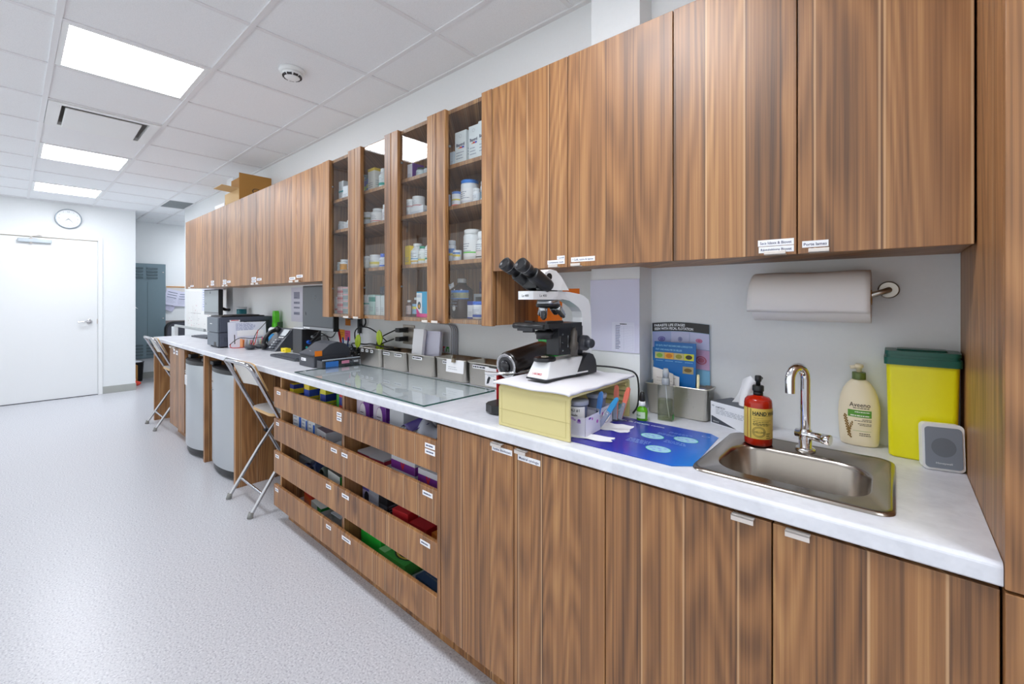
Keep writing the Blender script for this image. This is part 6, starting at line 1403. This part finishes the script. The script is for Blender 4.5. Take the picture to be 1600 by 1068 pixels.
bottle('white bottle with a blue cap, third shelf, ' + D4, -2.62, 1.44, S3, .05, .104, '#e6eaf0', '#2464c8', '#dfe6f2', .8, .16, GP, seed=67, band=[(.2, .4, '#2a4f9c')])
carton('narrow white carton at the left of bottom shelf, ' + D4, -2.765, yq, S4, .03, .05, .107, '#e0dfe2', [(.2, .3, '#e07a7a')], None, None, 0, GP, seed=68)
for q in range(4): carton(['lowest', 'second', 'third', 'topmost'][q] + ' pink and white carton of the stack, bottom shelf, ' + D4, -2.712, yq, S4 + .0435*q, .062, .05, .043, '#efc4c6', [(.1, .4, '#e88088'), (.6, .75, '#f2e4e4')], None, '#f0d0d2', 0, GP, seed=69 + q)
for q in range(4): carton(['lowest', 'second', 'third', 'topmost'][q] + ' grey and pink carton of the right stack, bottom shelf, ' + D4, -2.632, yq, S4 + .0425*q, .076, .05, .042, '#aeb4b4', [(.2, .7, '#8f9a9a'), (.8, .95, '#e4a4a8')], None, '#d9d9d9', 0, GP, seed=73 + q)

# ================================================================= what lies in the open drawers
B = BINZ; GD = 'medicine boxes in the open drawers'
R1, R2, R3, R4 = ['top drawer', 'second drawer', 'third drawer', 'bottom drawer']
blues = ['#22338c', '#e6d02a', '#1d2c80', '#e2ca2c', '#22307c', '#1e3f9a', '#d9d032', '#1c2a70', '#4fae3c', '#c42a34']
xs = [-2.70, -2.635, -2.565, -2.50, -2.435, -2.37, -2.305, -2.24, -2.175, -2.105]
cn = ['dark blue', 'yellow', 'dark blue', 'yellow', 'navy blue', 'royal blue', 'yellow green', 'navy', 'green', 'red and blue']
od = ['first', 'second', 'third', 'fourth', 'fifth', 'sixth', 'seventh', 'eighth', 'ninth', 'tenth']
for i, x in enumerate(xs):
    o2 = ['#e6d02a', '#22338c', '#e8e8f0', '#2a49b0', '#c8d040', '#e6d02a', '#22338c', '#4fae3c', '#22338c', '#22338c'][i]
    t = carton(f'{cn[i]} carton, {od[i]} from the left, left half of top drawer', x, 1.10 + .028*((i*5) % 3), B[0], .054, .09, [.122, .135, .126, .148, .152, .162, .150, .164, .156, .166][i], blues[i], [[(.55, .80, o2)], [(.30, .72, o2), (.9, 1, '#e8e8f0')], [(.84, 1, o2)]][(i*7) % 3], None, blues[(i*3 + 1) % 10], [0, 4, -4, 3, 0, -4, 4, 0, 3, -3][i], GD, seed=80 + i)
for i, x in enumerate([-2.66, -2.53, -2.41, -2.29, -2.16]):
    carton(f'{["navy", "yellow", "blue", "dark blue", "green"][i]} carton standing in the back row of the top drawer, number {i + 1} from the left' if False else f'{["navy", "yellow", "blue", "dark blue", "green"][i]} carton in the back row, left half of top drawer', x, 1.28, B[0], .10, .08, .15, ['#1d2c80', '#e2ca2c', '#2a49b0', '#182458', '#3f9a3c'][i], [(.5, .9, ['#e6d02a', '#1d2c80', '#e8e8f0', '#c8d040', '#22338c'][i])], None, None, 0, GD, seed=95 + i)
for i, (x, w_, h_) in enumerate(((-1.935, .115, .148), (-1.79, .105, .150))):
    t = carton(['left', 'right'][i] + ' purple and white carton with an oval picture, right half of top drawer', x, 1.12, B[0], w_, .09, h_, '#d9cfe0', [], None, '#7a2f8c', 0, GD, seed=100 + i)
    f = MB().quad(FRONT(0, -.0007, 0), w_*.05, w_*.5, 0, h_, PURPLE).quad(SIDE(w_/2 + .0007, 0, 0), 0, .09, 0, h_, PURPLE); f.disc(FRONT(0, -.0012, h_*.5), 0, 0, w_*.26, h_*.38, mat('#e4dfe6', .5), 24); f.ring(FRONT(0, -.0015, h_*.5), 0, 0, w_*.26, h_*.38, .05, mat('#8c3a9a', .5)); f.lines(FRONT(-w_*.18, -.0018, h_*.55), w_*.34, 4, .014, .004, mat('#4c3c5c', .6), i); f.build('picture_panel', t)
carton('silver grey and white carton, right half of top drawer', -1.655, 1.12, B[0], .105, .09, .148, '#c9ccd2', [(.2, .5, '#e4e6ea')], None, None, 0, GD, seed=102)
carton('plain white carton low at the back, right half of top drawer', -1.53, 1.20, B[0], .11, .08, .125, '#dcdde2', [], None, None, 0, GD, seed=103)
f = MB().sheet(lambda u, v: (-.11 + .22*u, -.05 + .12*v, .075 + .055*math.sin(math.pi*u)*math.sin(math.pi*v) + .014*math.sin(13*u + 4*v)), 22, 12, mat('#a9adb8', .25))
f.sheet(lambda u, v: (-.09 + .07*u + .05*v, -.055 + .05*v, .101 + .03*v + .012*math.sin(6*u)), 8, 6, mat('#3a2a6c', .3)); o_ = solo(f, 'pouch', 'crumpled grey and violet foil pouch at the right end of the top drawer', 'pouch', (-1.45, 1.12, B[0]), recalc=False)
o_.modifiers.new('s', 'SOLIDIFY').thickness = .002
f = MB().tube([(0, 0, 0.0), (.0, .0, .11), (.03, .02, .13), (.04, .03, .10)], .012, mat('#b0202c', .3), 10, 2); solo(f, 'red_strap', 'dark red strap behind the foil pouch in the top drawer', 'strap', (-1.345, 1.18, B[0]))
# second drawer
for i, (x, w_, h_, rz, c) in enumerate(((-2.66, .10, .165, 5, '#d9dbe0'), (-2.562, .085, .16, -3, '#e4e6ea'), (-2.472, .075, .15, 4, '#e0e2e6'))):
    t = thing('medicine_box', ['left opened white carton with blue print, left half of second drawer', 'middle opened white carton with torn top, left half of second drawer', 'right opened white carton with torn top, left half of second drawer'][i], 'box', (x, 1.115, B[1]), rz, GD)
    f = MB(); m_ = mat(c, .5); f.box(-w_/2, w_/2, 0, .002, 0, h_*.9, m_).box(-w_/2, w_/2, .07, .072, 0, h_, m_).box(-w_/2, -w_/2 + .002, 0, .07, 0, h_, m_).box(w_/2 - .002, w_/2, 0, .07, 0, h_*.85, m_).box(-w_/2, w_/2, 0, .07, 0, .002, m_); f.build('carton', t)
    f = MB(); f.quad(FRONT(0, -.0006, 0), w_*.2, w_*.45, h_*.3, h_*.8, BLUE); f.lines(FRONT(-w_*.4, -.0006, h_*.75), w_*.5, 4, .02, .006, mat('#8f98b0', .6), i); f.build('printing', t)
t = carton('white carton with a red logo, left half of second drawer', -2.37, 1.12, B[1], .15, .09, .105, '#d9dae0', [], None, '#8c7a86', -6, GD, seed=105)
MB().quad(FRONT(0, -.001, 0), -.02, .02, .05, .075, RED).quad(FRONT(0, -.001, 0), .04, .06, .04, .08, mat('#b04a5c', .5)).build('logo_bar', t)
for i, (x, c, h_) in enumerate(((-2.40, '#8c8494', .145), (-2.33, '#6e5f78', .15), (-2.26, '#9a9aa4', .15), (-2.20, '#7a6c80', .14))):
    carton(f'{["grey violet", "plum grey", "pale grey", "dull violet"][i]} carton in the back row, left half of second drawer', x, 1.25, B[1], .06, .07, h_, c, [(.3, .6, ['#b9b4c0', '#4a2f58', '#c4c4cc', '#55405f'][i])], None, None, 0, GD, seed=110 + i)
f = MB().prism([(-.06, 0), (.06, 0), (.05, .09), (.0, .07), (-.045, .045)], 0, .06, 'y', mat('#e0e0e2', .6)); solo(f, 'paper_bag', 'crumpled white paper bag at the right, left half of second drawer', 'bag', (-2.215, 1.13, B[1]))
f = MB().box(-.035, .035, 0, .12, 0, .14, mat('#4a443c', .5)); f.lines(SIDE(.0356, .01, .11), .09, 4, .02, .008, mat('#8f8a80', .6), 3); solo(f, 'medicine_box', 'dark brown carton against the divider in the second drawer', 'box', (-2.10, 1.12, B[1]))
for i in range(4):
    carton(['first flat white carton with red stripe from the left', 'second flat white carton with red stripe from the left', 'third flat white carton with red stripe, behind', 'fourth flat white carton with red stripe, behind'][i] + ', right half of second drawer', -1.93 + .115*(i % 2) + .05*(i // 2), 1.12 + .14*(i // 2), B[1], .11, .13, .085 + .012*(i // 2), '#cfcdd2', [(.70, .92, '#b02f44')], None, '#d6d4d8', 4*(i % 2), GD, seed=115 + i)
def vbox(label, x, y, w_, d, h_, s):
    t = carton(label, x, y, B[1], w_, d, h_, '#d6d6dc', [(.55, .82, '#7a2a8c')], None, '#dcdce0', 0, GD, seed=s)
    f = MB().add([tuple(FRONT(0, -.0012, 0)(a, b)) for a, b in ((-.015, h_*.82), (-.004, h_*.60), (.004, h_*.60), (.015, h_*.82), (.006, h_*.82), (0, h_*.70), (-.006, h_*.82))], [(0, 1, 5, 6), (1, 2, 5), (2, 3, 4, 5)], RED); f.build('red_mark', t)
vbox('large white carton with a purple band and red mark, right half of second drawer', -1.615, 1.125, .175, .12, .135, 120)
vbox('smaller white carton with purple band and red mark, right end of second drawer', -1.425, 1.115, .135, .12, .125, 121)
# third drawer
f = MB().box(-.10, .065, 0, .2, .0, .07, mat('#7c828c', .5)); solo(f, 'plastic_bag', 'flat grey packet at the left end of the third drawer', 'packet', (-2.65, 1.16, B[2]), bevel=.01)
for i, (x, y, c) in enumerate(((-2.46, 1.37, '#1c2a5c'), (-2.488, 1.18, '#22345e'), (-2.26, 1.35, '#161f3c'))):
    f = MB().sheet(lambda u, v, i=i: (-.09 + .18*u, -.06 + .13*v, .06 + .04*math.sin(math.pi*u)*math.sin(math.pi*v) + .01*math.sin(11*u + 7*v + i)), 14, 10, mat(c, .2)); o_ = solo(f, 'plastic_bag', ['left dark blue plastic pouch', 'front navy plastic pouch', 'rear black plastic pouch'][i] + ', left half of third drawer', 'bag', (x, y, B[2]), recalc=False, group=GD)
    o_.modifiers.new('s', 'SOLIDIFY').thickness = .003
f = MB().sheet(lambda u, v: (-.05 + .10*u, -.03 + .11*v, .04 + .06*math.sin(math.pi*u) + .01*math.sin(9*v)), 14, 8, mat('#4d5a50', .3)); solo(f, 'plastic_bag', 'dull green pouch next to the white and green carton in the third drawer', 'bag', (-2.343, 1.14, B[2]), recalc=False).modifiers.new('s', 'SOLIDIFY').thickness = .003
t = carton('white carton with a green end and dark lid, left half of third drawer', -2.205, 1.11, B[2], .15, .085, .112, '#d9dcd9', [], None, '#5c5a58', -4, GD, seed=125)
MB().quad(SIDE(.0757, 0, 0), 0, .085, 0, .112, mat('#1f9a3c', .5)).quad(FRONT(0, -.0008, 0), -.05, .03, .02, .035, mat('#b9c4b9', .5)).build('green_end', t)
t = carton('lilac carton with a dark round mark, right half of third drawer', -1.955, 1.15, B[2], .07, .07, .15, '#b9b4d6', [(.55, .9, '#5a4fa8')], None, None, 0, GD, seed=126); MB().disc(FRONT(0, -.0012, .03), .005, .02, .022, .03, INK, 18).build('round_mark', t)
carton('tall pale grey carton, right half of third drawer', -1.872, 1.14, B[2], .085, .07, .148, '#a9acb8', [(.3, .6, '#b9bcc6')], None, None, 0, GD, seed=127)
carton('black carton with grey lettering, right half of third drawer', -1.785, 1.135, B[2], .07, .06, .142, '#1f2024', [(.4, .5, '#55565c')], None, None, 0, GD, seed=128)
t = thing('plastic_tub', 'white round plastic tub, right half of third drawer', 'tub', (-1.69, 1.285, B[2])); MB().lathe([(.08, 0), (.09, .10)], mat('#d4d5da', .4), 32).build('tub', t); MB().lathe([(.094, .10), (.094, .115), (.09, .118), (.001, .118)], mat('#dfe0e4', .4), 32).build('lid', t)
for i, (x, y, z, w_, d, h_, c, b_, rz, lb) in enumerate(((-1.60, 1.10, 0, .10, .06, .11, '#c4262c', '#2f5fb0', 6, 'red carton with a blue stripe, leftmost of the red ones'), (-1.51, 1.21, 0, .10, .07, .11, '#b8222c', '#e4e4e8', -12, 'red and white carton standing behind the tub'), (-1.475, 1.10, 0, .11, .07, .09, '#b42028', '#e8a03c', 3, 'dark red carton in the middle of the heap'), (-1.373, 1.115, 0, .072, .07, .08, '#d97a2c', '#c4262c', -6, 'orange and red carton near the right end'), (-1.311, 1.10, 0, .044, .08, .09, '#26306c', '#d9c04a', 0, 'navy carton with a yellow stripe at the right end'), (-1.36, 1.22, 0, .13, .08, .10, '#b9b4bc', '#c4404a', 3, 'grey and red carton at the back'))):
    carton(lb + ', third drawer', x, y, B[2], w_, d, h_, c, [(.3, .55, b_)], None, c, rz, GD, seed=130 + i)
# bottom drawer
t = carton('red and orange carton at the left of the bottom drawer', -2.60, 1.15, B[3], .14, .09, .085, '#d8432a', [(.2, .7, '#e8702c')], None, '#e6552c', -8, GD, seed=140)
carton('yellow orange carton beside the red one in the bottom drawer', -2.505, 1.265, B[3], .07, .08, .105, '#e8a02c', [(.3, .7, '#d8432a')], None, None, 5, GD, seed=141)
f = MB().box(-.10, .12, 0, .16, 0, .05, mat('#c9cad0', .6)); f.lines(flat((-.08, .02, .0505), (1, 0, 0), (0, 1, 0)), .18, 1, .02, .008, LGREY, 3); solo(f, 'leaflet_stack', 'flat pale leaflets behind the red carton in the bottom drawer', 'papers', (-2.57, 1.38, B[3]), 3)
t = carton('white and green open carton, left half of bottom drawer', -2.43, 1.12, B[3], .15, .13, .075, '#cfd4cf', [], None, '#dadfda', -5, GD, seed=142); MB().quad(FRONT(0, -.0008, 0), .02, .075, 0, .075, mat('#1f8a3c', .5)).quad(SIDE(.0757, 0, 0), 0, .13, .06, .075, mat('#1f8a3c', .5)).build('green_panel', t)
f = MB().box(-.05, .05, 0, .11, 0, .003, CLEARP).box(-.05, .05, 0, .002, .003, .085, CLEARP).box(.048, .05, .002, .11, .003, .085, CLEARP).box(-.05, -.048, .002, .11, .003, .085, CLEARP).box(-.048, .048, .108, .11, .003, .085, CLEARP).box(-.052, .052, -.002, .112, .085, .09, mat('#b9bec4', .3)); solo(f, 'plastic_box', 'clear plastic box by the divider in the bottom drawer', 'box', (-2.20, 1.12, B[3]))
carton('bright green carton with a dark blue top, right half of bottom drawer', -1.865, 1.12, B[3], .19, .09, .115, '#1fae34', [], None, '#20406c', -3, GD, seed=143)
t = carton('low green and white carton with a round dark label in the bottom drawer', -1.665, 1.10, B[3], .20, .16, .088, '#4fae4a', [], None, '#3f9f44', 0, GD, seed=144)
f = MB(); fn = flat((0, .08, .0892), (1, 0, 0), (0, 1, 0)); f.disc(fn, .03, -.01, .07, .055, mat('#1c2a20', .4), 28); f.ring(lambda a, b: fn(a, b) + Vector((0, 0, .0004)), .03, -.01, .062, .048, .18, mat('#d9b84a', .4)); f.quad(fn, -.10, -.05, -.08, .08, mat('#8fd08a', .5)); f.build('round_mark', t)
for i, (x, y, z, rz, c) in enumerate(((-1.45, 1.21, .0, 5, '#c4c8ce'), (-1.46, 1.15, .022, -6, '#aeb4bc'), (-1.42, 1.17, .044, 8, '#d0d3d8'), (-1.39, 1.15, .066, -3, '#2c4668'))):
    f = MB().box(-.09, .09, -.06, .07, 0, .02, mat(c, .5)); f.lines(flat((-.07, .04, .0205), (1, 0, 0), (0, 1, 0)), .14, 4, .022, .007, mat('#5c6470', .6), i)
    if i == 2: f.disc(flat((.04, 0, .0208), (1, 0, 0), (0, 1, 0)), 0, 0, .03, .025, mat('#5a4636', .5), 14)
    solo(f, 'leaflet_stack', ['lowest pale leaflet bundle', 'second grey leaflet bundle', 'third leaflet bundle with a brown animal picture', 'topmost dark blue leaflet bundle'][i] + ' at the right end of the bottom drawer', 'papers', (x, y, B[3] + z), rz, group=GD)
